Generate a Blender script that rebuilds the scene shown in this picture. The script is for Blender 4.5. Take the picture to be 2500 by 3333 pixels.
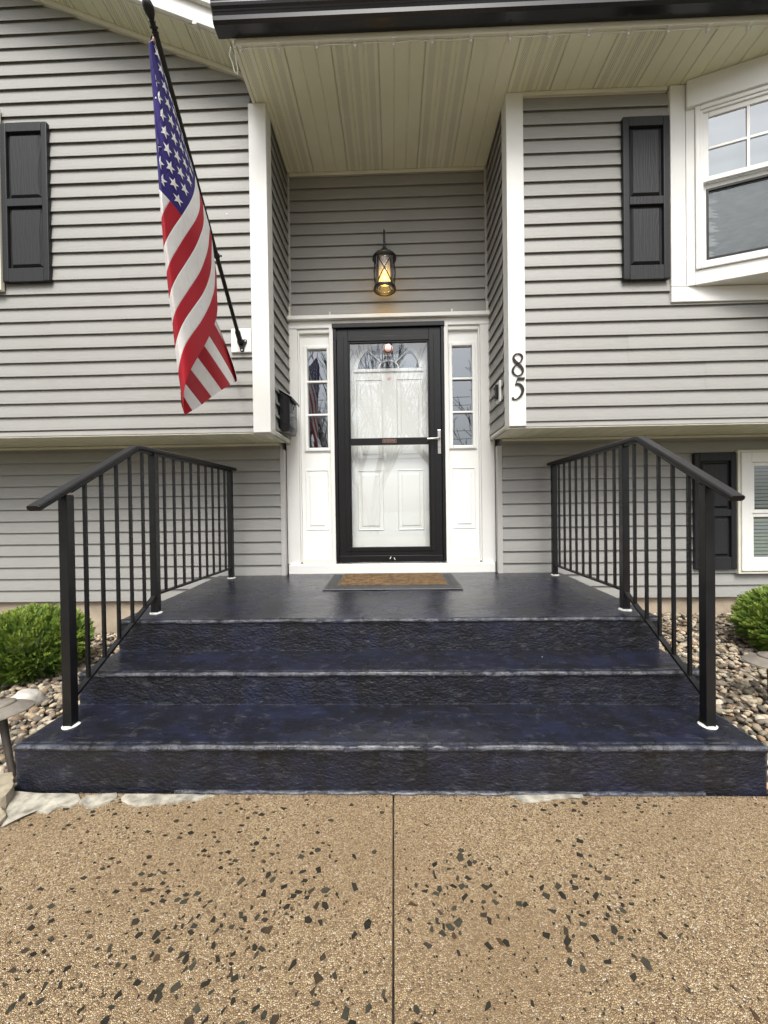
import bpy, bmesh, math, random
import numpy as np
from mathutils import Vector, Matrix, noise as mnoise

random.seed(7)
S = bpy.context.scene
COL = S.collection
for o in list(bpy.data.objects):
    bpy.data.objects.remove(o)

# ------------------------------------------------------------------ camera
CAM = Vector((0.0281, -3.3171, 1.1096))
CR = Vector((0.9995911, 0.02492951, -0.01400576))
CU = Vector((0.01377272, 0.00949502, 0.99986007))
CF = Vector((-0.02505901, 0.99964412, -0.00914779))
FPX = 1250.0
cam_d = bpy.data.cameras.new('camera')
cam = bpy.data.objects.new('camera', cam_d)
COL.objects.link(cam)
cam_d.sensor_fit = 'VERTICAL'
cam_d.sensor_height = 24.0
cam_d.lens = 24.0 * FPX / 3333.0
cam_d.clip_start = 0.02
cam_d.clip_end = 500
cam.matrix_world = Matrix(((CR.x, CU.x, -CF.x, CAM.x), (CR.y, CU.y, -CF.y, CAM.y),
                           (CR.z, CU.z, -CF.z, CAM.z), (0, 0, 0, 1)))
S.camera = cam

# ------------------------------------------------------------------ sky, sun, exposure
SUN_EL, SUN_AZ = math.radians(58), math.radians(178)     # azimuth clockwise from +y
w = bpy.data.worlds.new('World')
S.world = w
w.use_nodes = True
nt = w.node_tree
nt.nodes.clear()
sky = nt.nodes.new('ShaderNodeTexSky')
sky.sky_type = 'NISHITA'
sky.sun_disc = False
sky.sun_elevation = SUN_EL
sky.sun_rotation = SUN_AZ
sky.air_density = 1.0
sky.dust_density = 6.0
sky.ozone_density = 1.0
hs = nt.nodes.new('ShaderNodeHueSaturation')
hs.inputs['Saturation'].default_value = 0.24
bg = nt.nodes.new('ShaderNodeBackground')
bg.inputs['Strength'].default_value = 0.125
wo = nt.nodes.new('ShaderNodeOutputWorld')
nt.links.new(sky.outputs[0], hs.inputs['Color'])
nt.links.new(hs.outputs[0], bg.inputs['Color'])
nt.links.new(bg.outputs[0], wo.inputs['Surface'])
sd = bpy.data.lights.new('sun', 'SUN')
sd.energy = 1.5
sd.angle = math.radians(28)
sd.color = (1.0, 0.965, 0.88)
sun = bpy.data.objects.new('sun', sd)
COL.objects.link(sun)
sdir = Vector((math.sin(SUN_AZ) * math.cos(SUN_EL), math.cos(SUN_AZ) * math.cos(SUN_EL), math.sin(SUN_EL)))
sun.rotation_euler = sdir.to_track_quat('Z', 'Y').to_euler()
sun.location = (0, -10, 12)
S.view_settings.view_transform = 'Standard'
S.view_settings.look = 'None'
S.view_settings.exposure = 0.86
S.view_settings.gamma = 1.0
S.render.engine = 'CYCLES'
S.cycles.max_bounces = 8
S.cycles.transparent_max_bounces = 12
S.cycles.sample_clamp_indirect = 6.0

# ------------------------------------------------------------------ photo pixel -> point on a plane
def ray(u, v):
    return CR * ((u - 1250) / FPX) - CU * ((v - 1666.5) / FPX) + CF
def un(u, v, ax, val):
    d = ray(u, v); i = 'xyz'.index(ax)
    return CAM + d * ((val - CAM[i]) / d[i])
def unp(u, v, p0, n):
    d = ray(u, v)
    return CAM + d * ((p0 - CAM).dot(n) / d.dot(n))

# ------------------------------------------------------------------ key dimensions (metres)
YF, YB = -0.478, 0.116                   # upper front wall, back wall of the entry recess
Y1, Y2, Y3 = -1.832, -1.517, -1.244      # risers
Z1, Z2, Z3 = 0.186, 0.340, 0.514         # treads
ZP = 0.546                               # landing where it meets the house
XL, XR = -1.495, 1.434
EXP = 0.1016                             # siding exposure
ZS = 4.095                               # entry ceiling
ZO = 1.690                               # underside of the overhang

# ------------------------------------------------------------------ materials
MATS = {}
def newmat(name):
    m = bpy.data.materials.new(name)
    m.use_nodes = True
    n = m.node_tree
    b = n.nodes['Principled BSDF']
    MATS[name] = m
    return m, n, b
def N(n, t, **kw):
    x = n.nodes.new(t)
    for k, v in kw.items():
        setattr(x, k, v)
    return x
def coords(n, scale=(1, 1, 1), obj=False):
    g = N(n, 'ShaderNodeTexCoord') if obj else N(n, 'ShaderNodeNewGeometry')
    mp = N(n, 'ShaderNodeMapping')
    mp.inputs['Scale'].default_value = scale
    n.links.new(g.outputs['Object' if obj else 'Position'], mp.inputs['Vector'])
    return mp.outputs[0]
def ntex(n, vec, scale, detail=4, rough=.55):
    t = N(n, 'ShaderNodeTexNoise')
    t.inputs['Scale'].default_value = scale
    t.inputs['Detail'].default_value = detail
    t.inputs['Roughness'].default_value = rough
    n.links.new(vec, t.inputs['Vector'])
    return t.outputs['Fac']
def ramp(n, fac, stops, interp='LINEAR'):
    r = N(n, 'ShaderNodeValToRGB')
    r.color_ramp.interpolation = interp
    while len(r.color_ramp.elements) < len(stops):
        r.color_ramp.elements.new(0.5)
    for e, (p, c) in zip(r.color_ramp.elements, stops):
        e.position = p
        e.color = (*c, 1) if len(c) == 3 else c
    n.links.new(fac, r.inputs[0])
    return r.outputs[0]
def g3(v): return (v, v, v)
def mixc(n, fac, a, b, mode='MIX'):
    m = N(n, 'ShaderNodeMix', data_type='RGBA', blend_type=mode)
    for s, x in ((0, fac), (6, a), (7, b)):
        if isinstance(x, (int, float)):
            m.inputs[s].default_value = x
        elif isinstance(x, tuple):
            m.inputs[s].default_value = (*x, 1)
        else:
            n.links.new(x, m.inputs[s])
    return m.outputs[2]
def math_(n, op, a, b=None):
    m = N(n, 'ShaderNodeMath', operation=op)
    for s, x in ((0, a), (1, b)):
        if x is None: continue
        if isinstance(x, (int, float)): m.inputs[s].default_value = x
        else: n.links.new(x, m.inputs[s])
    return m.outputs[0]
def bump(n, b, h, strength=.3, dist=.002):
    bp = N(n, 'ShaderNodeBump')
    bp.inputs['Strength'].default_value = strength
    bp.inputs['Distance'].default_value = dist
    n.links.new(h, bp.inputs['Height'])
    n.links.new(bp.outputs[0], b.inputs['Normal'])

def simple(name, col, rough=.5, var=.08, vs=6.0, bs=0, bd=.001, bscale=60, metallic=0, spec=.5, stretch=(1, 1, 1)):
    m, n, b = newmat(name)
    v = coords(n, stretch)
    f = ntex(n, v, vs)
    a = tuple(c * (1 - var) for c in col); c2 = tuple(min(1, c * (1 + var)) for c in col)
    n.links.new(ramp(n, f, [(.3, a), (.7, c2)]), b.inputs['Base Color'])
    b.inputs['Roughness'].default_value = rough
    b.inputs['Metallic'].default_value = metallic
    b.inputs['Specular IOR Level'].default_value = spec
    if bs:
        bump(n, b, ntex(n, v, bscale, 3), bs, bd)
    return m

# vinyl siding: soft grain along the boards, faint dirt, slight panel to panel change
m, n, b = newmat('siding')
v = coords(n, (1.2, 1.2, 26))
gr = ntex(n, v, 9, 5)
v2 = coords(n)
dirt = ntex(n, v2, 1.3, 5)
oi = N(n, 'ShaderNodeObjectInfo')
base = mixc(n, oi.outputs['Random'], (.266, .2635, .252), (.298, .2955, .283))
c1 = mixc(n, ramp(n, gr, [(.3, g3(0)), (.7, g3(1))]), base, (.320, .317, .302))
c2 = mixc(n, ramp(n, dirt, [(.45, g3(0)), (.8, g3(.35))]), c1, (.23, .223, .205))
n.links.new(c2, b.inputs['Base Color'])
b.inputs['Roughness'].default_value = .55
hh = math_(n, 'ADD', math_(n, 'MULTIPLY', gr, .25), math_(n, 'MULTIPLY', ntex(n, v2, 2.2, 2), 2.0))
bump(n, b, hh, .35, .002)

simple('white_trim', (.75, .752, .73), .42, .035, 2.5, .12, .001, 40)
simple('white_door', (.83, .84, .825), .40, .03, 2.0, .1, .0008, 30)
simple('cream_trim', (.70, .685, .58), .5, .05, 4)
simple('grey_trim', (.42, .412, .395), .5, .05, 4)
simple('black_metal', (.009, .009, .010), .38, .3, 14, .35, .0008, 120, spec=.42)
simple('black_frame', (.007, .007, .008), .36, .2, 8, .1, .0005, 60, spec=.38)
simple('gutter_paint', (.010, .010, .013), .22, .3, 3, .15, .001, 6)
simple('black_glossy', (.007, .007, .008), .2, .2, 12)
simple('shutter_grey', (.014, .015, .017), .48, .12, 8, spec=.32)
simple('silver', (.62, .60, .57), .28, .05, 20, metallic=1)
simple('copper', (.80, .47, .40), .32, .08, 60, metallic=1)
simple('caulk', (.70, .70, .67), .55, .05, 60, .4, .001, 90)
simple('cable_white', (.74, .73, .68), .5, .06, 30)
simple('interior', (.03, .028, .026), .8, .3, 3)
simple('interior_wall', (.10, .095, .085), .8, .3, 3)
simple('blind', (.30, .335, .315), .55, .06, 6)
simple('roofing', (.045, .043, .042), .9, .4, 40, .6, .004, 60)
simple('lawn', (.075, .085, .035), .9, .5, 3, .8, .03, 40)
simple('asphalt', (.05, .05, .052), .85, .3, 20, .5, .004, 150)
simple('bark', (.085, .07, .055), .9, .4, 30, .8, .01, 30, stretch=(1, 1, .25))
simple('taupe_metal', (.19, .17, .145), .5, .2, 30, .3, .0006, 200)
simple('dark_stake', (.05, .042, .036), .6, .3, 30)
simple('concrete_base', (.40, .33, .25), .85, .22, 5, .8, .004, 60)
simple('dirt', (.07, .055, .04), .95, .5, 25, .8, .006, 90)
simple('pole_wood', (.16, .13, .10), .9, .3, 9)
simple('vinyl_white', (.80, .80, .78), .35, .03, 3)

# moulded shutter with wood grain relief
def grainmat(name, col):
    m, n, b = newmat(name)
    v = coords(n, (1, 1, .16))
    wv = N(n, 'ShaderNodeTexWave', wave_type='RINGS', rings_direction='Z')
    wv.inputs['Scale'].default_value = 14; wv.inputs['Distortion'].default_value = 12
    wv.inputs['Detail'].default_value = 2; wv.inputs['Detail Scale'].default_value = 1.5
    n.links.new(v, wv.inputs['Vector'])
    n.links.new(ramp(n, wv.outputs['Fac'], [(0, tuple(c * .92 for c in col)), (1, tuple(c * 1.15 for c in col))]), b.inputs['Base Color'])
    b.inputs['Roughness'].default_value = .5
    b.inputs['Specular IOR Level'].default_value = .32
    bump(n, b, wv.outputs['Fac'], .5, .0012)
grainmat('shutter_grain', (.019, .020, .022))

# soffit panels, the vented ones carry rows of tiny punched slots
def soffit(name, vent):
    m, n, b = newmat(name)
    f = ntex(n, coords(n), 3, 4)
    c = ramp(n, f, [(.3, (.69, .70, .535)), (.75, (.79, .795, .63))])
    if vent:
        tc = N(n, 'ShaderNodeUVMap'); tc.uv_map = 'UVMap'
        sp = N(n, 'ShaderNodeSeparateXYZ'); n.links.new(tc.outputs[0], sp.inputs[0])
        mv = N(n, 'ShaderNodeMapping'); mv.inputs['Rotation'].default_value = (0, 0, math.radians(45))
        mv.inputs['Scale'].default_value = (120, 120, 1)
        n.links.new(tc.outputs[0], mv.inputs[0])
        vo = N(n, 'ShaderNodeTexVoronoi', feature='F1'); vo.inputs['Scale'].default_value = 1; vo.inputs['Randomness'].default_value = 0
        n.links.new(mv.outputs[0], vo.inputs['Vector'])
        hole = math_(n, 'LESS_THAN', vo.outputs['Distance'], .26)
        # only in the middle band of each four-inch strip
        fr = math_(n, 'ABSOLUTE', math_(n, 'SUBTRACT', math_(n, 'FRACT', math_(n, 'DIVIDE', sp.outputs[0], EXP)), .5))
        band = math_(n, 'LESS_THAN', fr, .22)
        c = mixc(n, math_(n, 'MULTIPLY', hole, band), c, (.20, .19, .145))
    n.links.new(c, b.inputs['Base Color'])
    b.inputs['Roughness'].default_value = .5
soffit('soffit_solid', False); soffit('soffit_vented', True)

# painted concrete of the steps: dark navy-black, patchy, streaked and scuffed on the edges
m, n, b = newmat('step_paint')
v = coords(n, (.55, 1, 1)); vstr = coords(n, (3.2, 3.2, .25)); vh = coords(n, (1, 1.8, 2.2))
p1 = ntex(n, v, 5.5, 7, .66); p2 = ntex(n, vstr, 3.0, 4); p3 = ntex(n, vh, 16, 6, .7)
c = ramp(n, p1, [(.33, (.0085, .009, .011)), (.48, (.0105, .012, .021)), (.68, (.0135, .0165, .038))])
c = mixc(n, ramp(n, p2, [(.48, g3(0)), (.57, g3(.55))]), c, (.0075, .0075, .009))
scuff = ramp(n, p3, [(.55, g3(0)), (.74, g3(.8))])
c = mixc(n, scuff, c, (.060, .062, .072))
at = N(n, 'ShaderNodeAttribute', attribute_name='wear')
wr = math_(n, 'MULTIPLY', at.outputs['Fac'], ramp(n, ntex(n, coords(n, (1, 1, 1)), 17, 7, .78), [(.44, g3(.04)), (.60, g3(1))]))
c = mixc(n, wr, c, (.13, .135, .155))
spk = N(n, 'ShaderNodeTexVoronoi', feature='F1'); spk.inputs['Scale'].default_value = 5.5
n.links.new(coords(n), spk.inputs['Vector'])
c = mixc(n, math_(n, 'LESS_THAN', spk.outputs['Distance'], .017), c, (.45, .45, .44))
n.links.new(c, b.inputs['Base Color'])
b.inputs['Specular IOR Level'].default_value = .42
geo = N(n, 'ShaderNodeNewGeometry'); sn = N(n, 'ShaderNodeSeparateXYZ'); n.links.new(geo.outputs['True Normal'], sn.inputs[0])
ro = math_(n, 'MULTIPLY_ADD', ramp(n, sn.outputs[2], [(.3, g3(1)), (.9, g3(0))]), .17)
ro.node.inputs[2].default_value = .27
n.links.new(math_(n, 'ADD', ro, math_(n, 'MULTIPLY', math_(n, 'SUBTRACT', p1, .5), .25)), b.inputs['Roughness'])
flat = ramp(n, sn.outputs[2], [(.55, g3(1)), (.85, g3(.22))])         # trowelled treads, rough risers
h1 = ntex(n, coords(n, (.8, 1, 1.25)), 75, 5, .62)
h2 = ntex(n, coords(n, (.8, 1, 1.2)), 26, 4, .6)
rid = math_(n, 'ABSOLUTE', math_(n, 'SUBTRACT', ntex(n, coords(n, (.7, 1, 1.3)), 34, 3, .5), .5))
hsum = math_(n, 'ADD', math_(n, 'ADD', h1, math_(n, 'MULTIPLY', h2, 1.3)), math_(n, 'MULTIPLY', rid, -1.1))
tro = math_(n, 'MULTIPLY', ntex(n, coords(n, (.35, 2.2, 1)), 9, 4, .6), .35)
bump(n, b, math_(n, 'ADD', math_(n, 'MULTIPLY', hsum, flat), tro), .8, .0075)

# exposed aggregate walk
m, n, b = newmat('aggregate')
vv = coords(n)
nz = N(n, 'ShaderNodeTexNoise'); nz.inputs['Scale'].default_value = 60
n.links.new(vv, nz.inputs['Vector'])
wob = N(n, 'ShaderNodeVectorMath', operation='MULTIPLY_ADD')
n.links.new(nz.outputs['Color'], wob.inputs[0]); wob.inputs[1].default_value = (.005, .005, .005); n.links.new(vv, wob.inputs[2])
va = N(n, 'ShaderNodeTexVoronoi', feature='F1'); va.inputs['Scale'].default_value = 235
vb = N(n, 'ShaderNodeTexVoronoi', feature='DISTANCE_TO_EDGE'); vb.inputs['Scale'].default_value = 235
for x in (va, vb): n.links.new(wob.outputs[0], x.inputs['Vector'])
sx = N(n, 'ShaderNodeSeparateColor'); n.links.new(va.outputs['Color'], sx.inputs[0])
c = ramp(n, sx.outputs[0], [(0, (.10, .070, .045)), (.10, (.25, .165, .095)), (.3, (.38, .262, .138)), (.55, (.505, .360, .196)), (.8, (.62, .475, .285)), (.96, (.62, .50, .34)), (1, (.76, .70, .60))])
c = mixc(n, ramp(n, vb.outputs['Distance'], [(0, g3(.95)), (.20, g3(0))]), c, (.11, .072, .038))  # shadow between the grains put into the colour as dark cell edges
big = ntex(n, vv, 1.6, 4)
c = mixc(n, ramp(n, big, [(.42, g3(0)), (.66, g3(.5))]), c, (.25, .17, .09))
n.links.new(c, b.inputs['Base Color'])
b.inputs['Roughness'].default_value = .75
bump(n, b, ramp(n, vb.outputs['Distance'], [(0, g3(0)), (.35, g3(1))]), .8, .004)

def randstone(name, stops, rough=.7):
    m, n, b = newmat(name)
    at = N(n, 'ShaderNodeAttribute', attribute_name='tone')
    oi = N(n, 'ShaderNodeObjectInfo')
    f = math_(n, 'FRACT', math_(n, 'ADD', at.outputs['Fac'], oi.outputs['Random']))
    c = ramp(n, f, stops)
    c = mixc(n, ramp(n, ntex(n, coords(n), 70, 4, .7), [(.35, g3(0)), (.75, g3(.75))]), c, tuple(.35 * q for q in stops[len(stops) // 2][1]))
    n.links.new(c, b.inputs['Base Color'])
    b.inputs['Roughness'].default_value = rough
    b.inputs['Specular IOR Level'].default_value = .25
    bump(n, b, ntex(n, coords(n), 120, 3), .5, .0015)
randstone('river_rock', [(0, (.06, .055, .05)), (.15, (.15, .135, .115)), (.35, (.28, .24, .185)), (.5, (.42, .36, .27)), (.62, (.50, .42, .30)), (.72, (.57, .51, .41)), (.82, (.40, .27, .15)), (.92, (.20, .13, .085)), (1, (.09, .085, .085))])
randstone('dark_chip', [(0, (.011, .010, .007)), (.35, (.020, .0185, .013)), (.6, (.034, .032, .023)), (.8, (.055, .053, .038)), (.92, (.045, .028, .015)), (1, (.09, .052, .026))], .8)
simple('slab_stone', (.31, .29, .24), .9, .5, 26, .8, .003, 70)
simple('slab_stone_brown', (.30, .26, .19), .85, .3, 18, .8, .004, 60)
simple('pale_rock', (.46, .44, .40), .8, .2, 14, .8, .006, 30)

# foliage
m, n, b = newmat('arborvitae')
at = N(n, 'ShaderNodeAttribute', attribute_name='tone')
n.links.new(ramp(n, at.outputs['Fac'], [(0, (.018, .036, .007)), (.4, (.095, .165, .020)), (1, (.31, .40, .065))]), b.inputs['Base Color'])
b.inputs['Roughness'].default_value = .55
b.inputs['Subsurface Weight'].default_value = 0

# doormat coir and rubber
m, n, b = newmat('coir')
f = ntex(n, coords(n), 130, 5, .8); f2 = ntex(n, coords(n, (1, 2, 1)), 9, 3)
c = ramp(n, f, [(.32, (.06, .034, .015)), (.55, (.19, .115, .048)), (.75, (.33, .22, .10))])
c = mixc(n, ramp(n, ntex(n, coords(n, (1, 1.6, 1)), 24, 4, .7), [(.42, g3(0)), (.56, g3(.8))]), c, (.050, .026, .011))
n.links.new(c, b.inputs['Base Color']); b.inputs['Roughness'].default_value = .95
bump(n, b, f, 1, .006)
simple('rubber', (.050, .051, .053), .6, .2, 40)

# glass: clear and reflective, light passes straight through
def glass(name, refl, tint=(1, 1, 1), rough=0.0, bmp=0):
    m = bpy.data.materials.new(name); m.use_nodes = True; MATS[name] = m
    n = m.node_tree; n.nodes.clear()
    out = N(n, 'ShaderNodeOutputMaterial')
    tr = N(n, 'ShaderNodeBsdfTransparent'); tr.inputs[0].default_value = (*tint, 1)
    gl = N(n, 'ShaderNodeBsdfGlossy'); gl.inputs['Roughness'].default_value = rough
    fr = N(n, 'ShaderNodeLayerWeight')
    gl.inputs[0].default_value = (.88, .94, 1, 1)
    fac = math_(n, 'MINIMUM', math_(n, 'ADD', math_(n, 'MULTIPLY', math_(n, 'POWER', fr.outputs['Facing'], 5.0), .9), refl + .04), 1.0)
    mx = N(n, 'ShaderNodeMixShader')
    n.links.new(fac, mx.inputs[0]); n.links.new(tr.outputs[0], mx.inputs[1]); n.links.new(gl.outputs[0], mx.inputs[2])
    n.links.new(mx.outputs[0], out.inputs[0])
    if bmp:
        bp = N(n, 'ShaderNodeBump'); bp.inputs['Strength'].default_value = bmp; bp.inputs['Distance'].default_value = .01
        n.links.new(ntex(n, coords(n), 3.0 if bmp < .5 else 45, 2), bp.inputs['Height']); n.links.new(bp.outputs[0], gl.inputs['Normal'])
    return m
glass('storm_glass', .13, (.99, 1., .995), 0, .01)
glass('window_glass', .22, (.90, .92, .92), 0, .012)
glass('bay_glass', .13, (.90, .92, .92), 0, .012)
simple('shade_grey', (.20, .215, .225), .7, .05, 6)
glass('fan_glass', .16, (.80, .82, .82), 0, .012)
m = bpy.data.materials.new('screen'); m.use_nodes = True; MATS['screen'] = m
n = m.node_tree; n.nodes.clear()
out = N(n, 'ShaderNodeOutputMaterial'); tr = N(n, 'ShaderNodeBsdfTransparent'); df = N(n, 'ShaderNodeBsdfDiffuse'); mx = N(n, 'ShaderNodeMixShader')
df.inputs[0].default_value = (.09, .10, .10, 1)
wv = ntex(n, coords(n, (1, 1, 4)), 16, 2)
n.links.new(ramp(n, wv, [(.35, g3(.22)), (.65, g3(.32))]), mx.inputs[0])
n.links.new(tr.outputs[0], mx.inputs[1]); n.links.new(df.outputs[0], mx.inputs[2]); n.links.new(mx.outputs[0], out.inputs[0])
m = bpy.data.materials.new('frosted_sleeve'); m.use_nodes = True; MATS['frosted_sleeve'] = m
n = m.node_tree; n.nodes.clear()
out = N(n, 'ShaderNodeOutputMaterial'); tr = N(n, 'ShaderNodeBsdfTransparent'); df = N(n, 'ShaderNodeBsdfDiffuse'); tl = N(n, 'ShaderNodeBsdfTranslucent')
m1 = N(n, 'ShaderNodeMixShader'); m2 = N(n, 'ShaderNodeMixShader'); m1.inputs[0].default_value = .45; m2.inputs[0].default_value = .62
df.inputs[0].default_value = (.85, .85, .84, 1); tl.inputs[0].default_value = (.9, .88, .84, 1)
n.links.new(df.outputs[0], m1.inputs[1]); n.links.new(tl.outputs[0], m1.inputs[2])
n.links.new(tr.outputs[0], m2.inputs[1]); n.links.new(m1.outputs[0], m2.inputs[2]); n.links.new(m2.outputs[0], out.inputs[0])
glass('seeded_glass', .03, (.93, .92, .90), .03, .8)
simple('frosted', (.72, .71, .68), .5, .05, 20)

# cloth of the flag: stripes and canton printed by the cloth's own coordinates
m, n, b = newmat('flag_cloth')
uv = N(n, 'ShaderNodeUVMap'); uv.uv_map = 'UVMap'
sp = N(n, 'ShaderNodeSeparateXYZ'); n.links.new(uv.outputs[0], sp.inputs[0])   # x along the fly, y from hoist top
st = math_(n, 'MODULO', math_(n, 'FLOOR', math_(n, 'MULTIPLY', sp.outputs[1], 13)), 2)
wvv = ntex(n, coords(n), 30, 4)
c = mixc(n, st, (.40, .0015, .014), (.80, .78, .77))
can = math_(n, 'MULTIPLY', math_(n, 'LESS_THAN', sp.outputs[1], 7 / 13), math_(n, 'LESS_THAN', sp.outputs[0], .4))
c = mixc(n, can, c, (.020, .012, .165))
hd = math_(n, 'LESS_THAN', sp.outputs[0], .012)
c = mixc(n, hd, c, (.78, .76, .72))
c = mixc(n, ramp(n, wvv, [(.4, g3(0)), (.8, g3(.12))]), c, (.12, .03, .06))
n.links.new(c, b.inputs['Base Color']); b.inputs['Roughness'].default_value = .8
seam = math_(n, 'ABSOLUTE', math_(n, 'SUBTRACT', math_(n, 'FRACT', math_(n, 'ADD', math_(n, 'MULTIPLY', sp.outputs[1], 13), .5)), .5))
bump(n, b, math_(n, 'ADD', ntex(n, coords(n, (1, 1, .6)), 26, 4), ramp(n, seam, [(0, g3(0)), (.06, g3(.5))])), .5, .004)
simple('star_white', (.80, .79, .78), .7, .04, 40)

def emit(name, col, s):
    m, n, b = newmat(name)
    b.inputs['Base Color'].default_value = (*col, 1)
    b.inputs['Emission Color'].default_value = (*col, 1)
    b.inputs['Emission Strength'].default_value = s
emit('bulb', (1.0, .60, .09), 3.0)

# ------------------------------------------------------------------ mesh helpers
class MB:
    def __init__(s): s.v = []; s.f = []; s.uv = None
    def add(s, vs, fs):
        o = len(s.v); s.v += [tuple(x) for x in vs]; s.f += [tuple(i + o for i in f) for f in fs]; return s
    def box(s, x0, x1, y0, y1, z0, z1):
        return s.add([(x0, y0, z0), (x1, y0, z0), (x1, y1, z0), (x0, y1, z0), (x0, y0, z1), (x1, y0, z1), (x1, y1, z1), (x0, y1, z1)],
                     [(0, 3, 2, 1), (4, 5, 6, 7), (0, 1, 5, 4), (1, 2, 6, 5), (2, 3, 7, 6), (3, 0, 4, 7)])
    def obox(s, c, ax, ay, az, hx, hy, hz):      # oriented box
        vs = [c + ax * (i * hx) + ay * (j * hy) + az * (k * hz) for k in (-1, 1) for (i, j) in ((-1, -1), (1, -1), (1, 1), (-1, 1))]
        return s.add(vs, [(0, 3, 2, 1), (4, 5, 6, 7), (0, 1, 5, 4), (1, 2, 6, 5), (2, 3, 7, 6), (3, 0, 4, 7)])
    def loft(s, rings, closed=True, caps=True):
        k = len(rings[0]); o = len(s.v)
        for r in rings: s.v += [tuple(x) for x in r]
        for i in range(len(rings) - 1):
            for j in range(k if closed else k - 1):
                a = o + i * k + j; b2 = o + i * k + (j + 1) % k
                s.f.append((a, b2, b2 + k, a + k))
        if caps and closed:
            s.f.append(tuple(o + j for j in range(k))[::-1]); s.f.append(tuple(o + (len(rings) - 1) * k + j for j in range(k)))
        return s
    def tube(s, path, r, seg=8):
        path = [Vector(q) for q in path]; rings = []
        up = Vector((.3, .2, 1)).normalized()
        for i, q in enumerate(path):
            d = (path[min(i + 1, len(path) - 1)] - path[max(i - 1, 0)]).normalized()
            x = d.cross(up)
            if x.length < 1e-3: x = d.cross(Vector((1, 0, 0)))
            x.normalize(); y = d.cross(x); rr = r[i] if isinstance(r, (list, tuple)) else r
            rings.append([q + (x * math.cos(t) + y * math.sin(t)) * rr for t in [2 * math.pi * j / seg for j in range(seg)]])
        return s.loft(rings)
    def lathe(s, c, axis, prof, seg=20):        # prof: (radius, distance along axis)
        a = Vector(axis).normalized(); x = a.orthogonal().normalized(); y = a.cross(x); c = Vector(c)
        return s.loft([[c + a * h + (x * math.cos(t) + y * math.sin(t)) * max(r, 1e-4) for t in [2 * math.pi * j / seg for j in range(seg)]] for r, h in prof])
    def prism(s, poly, off):                    # polygon (list of 3d points) extruded by vector
        off = Vector(off); k = len(poly); o = len(s.v)
        s.v += [tuple(q) for q in poly] + [tuple(Vector(q) + off) for q in poly]
        s.f.append(tuple(o + i for i in range(k))[::-1]); s.f.append(tuple(o + k + i for i in range(k)))
        for i in range(k):
            j = (i + 1) % k; s.f.append((o + i, o + j, o + k + j, o + k + i))
        return s
    def mesh(s, name):
        me = bpy.data.meshes.new(name); me.from_pydata(s.v, [], s.f); me.validate(); me.update()
        bm = bmesh.new(); bm.from_mesh(me); bmesh.ops.recalc_face_normals(bm, faces=bm.faces); bm.to_mesh(me); bm.free()
        return me

def link(name, me, parent=None):
    o = bpy.data.objects.new(name, me); COL.objects.link(o)
    if parent is not None:
        o.parent = parent
        pm = parent_world(parent)
        o.matrix_parent_inverse = pm.inverted()
    return o
def parent_world(p):
    return p.get('_w') and Matrix.Translation(Vector(p['_w'])) or Matrix.Identity(4)
def ob(name, mb, mat, parent=None, bev=0, smooth=False, seg=2):
    me = mb.mesh(name) if isinstance(mb, MB) else mb
    me.materials.append(MATS[mat])
    o = link(name, me, parent)
    if smooth:
        for p in me.polygons: p.use_smooth = True
        if hasattr(me, 'set_sharp_from_angle'): me.set_sharp_from_angle(angle=math.radians(40))
    if bev:
        bv = o.modifiers.new('bevel', 'BEVEL'); bv.width = bev; bv.segments = seg; bv.limit_method = 'ANGLE'
    return o
def tag(o, label=None, cat=None, group=None, kind=None):
    if label: o['label'] = label
    if cat: o['category'] = cat
    if group: o['group'] = group
    if kind: o['kind'] = kind
    return o
def thing(name, loc, label, cat, group=None):
    o = bpy.data.objects.new(name, None); COL.objects.link(o)
    o.empty_display_size = .1
    o.location = loc; o['_w'] = list(loc)
    return tag(o, label, cat, group)
def B(x0, x1, y0, y1, z0, z1): return MB().box(x0, x1, y0, y1, z0, z1)
def PANE(x0, x1, y, z0, z1): return MB().add([(x0, y, z0), (x1, y, z0), (x1, y, z1), (x0, y, z1)], [(0, 1, 2, 3)])

# ================================================================== GROUND
g = ob('ground', MB().add([(-80, -1.2, -.05), (80, -1.2, -.05), (80, 60, -.05), (-80, 60, -.05), (-80, -120, -.05), (80, -120, -.05)], [(0, 1, 2, 3), (4, 5, 1, 0)]), 'lawn')
tag(g, kind='structure')
road = ob('road', MB().add([(-80, -19, -.046), (80, -19, -.046), (80, -12, -.046), (-80, -12, -.046)], [(0, 1, 2, 3)]), 'asphalt')
tag(road, kind='structure')
base = ob('soil', MB().add([(-5, -11.9, -.042), (5, -11.9, -.042), (5, .05, -.042), (-5, .05, -.042)], [(0, 1, 2, 3)]), 'dirt')
tag(base, kind='structure')
walk = ob('walkway', B(-2.6, 2.2, -11.6, Y1 - .003, -.041, -.028), 'dirt')
tag(walk, kind='structure')
JX = .012
for x0, x1 in ((-2.5, JX - .0025), (JX + .0025, 2.1)):
    ob('slab', B(x0, x1, -6.0, Y1 - .004, -.027, 0.0), 'aggregate', walk, .004)
    ob('slab', B(x0, x1, -11.5, -6.01, -.027, 0.0), 'aggregate', walk, .004)

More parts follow.
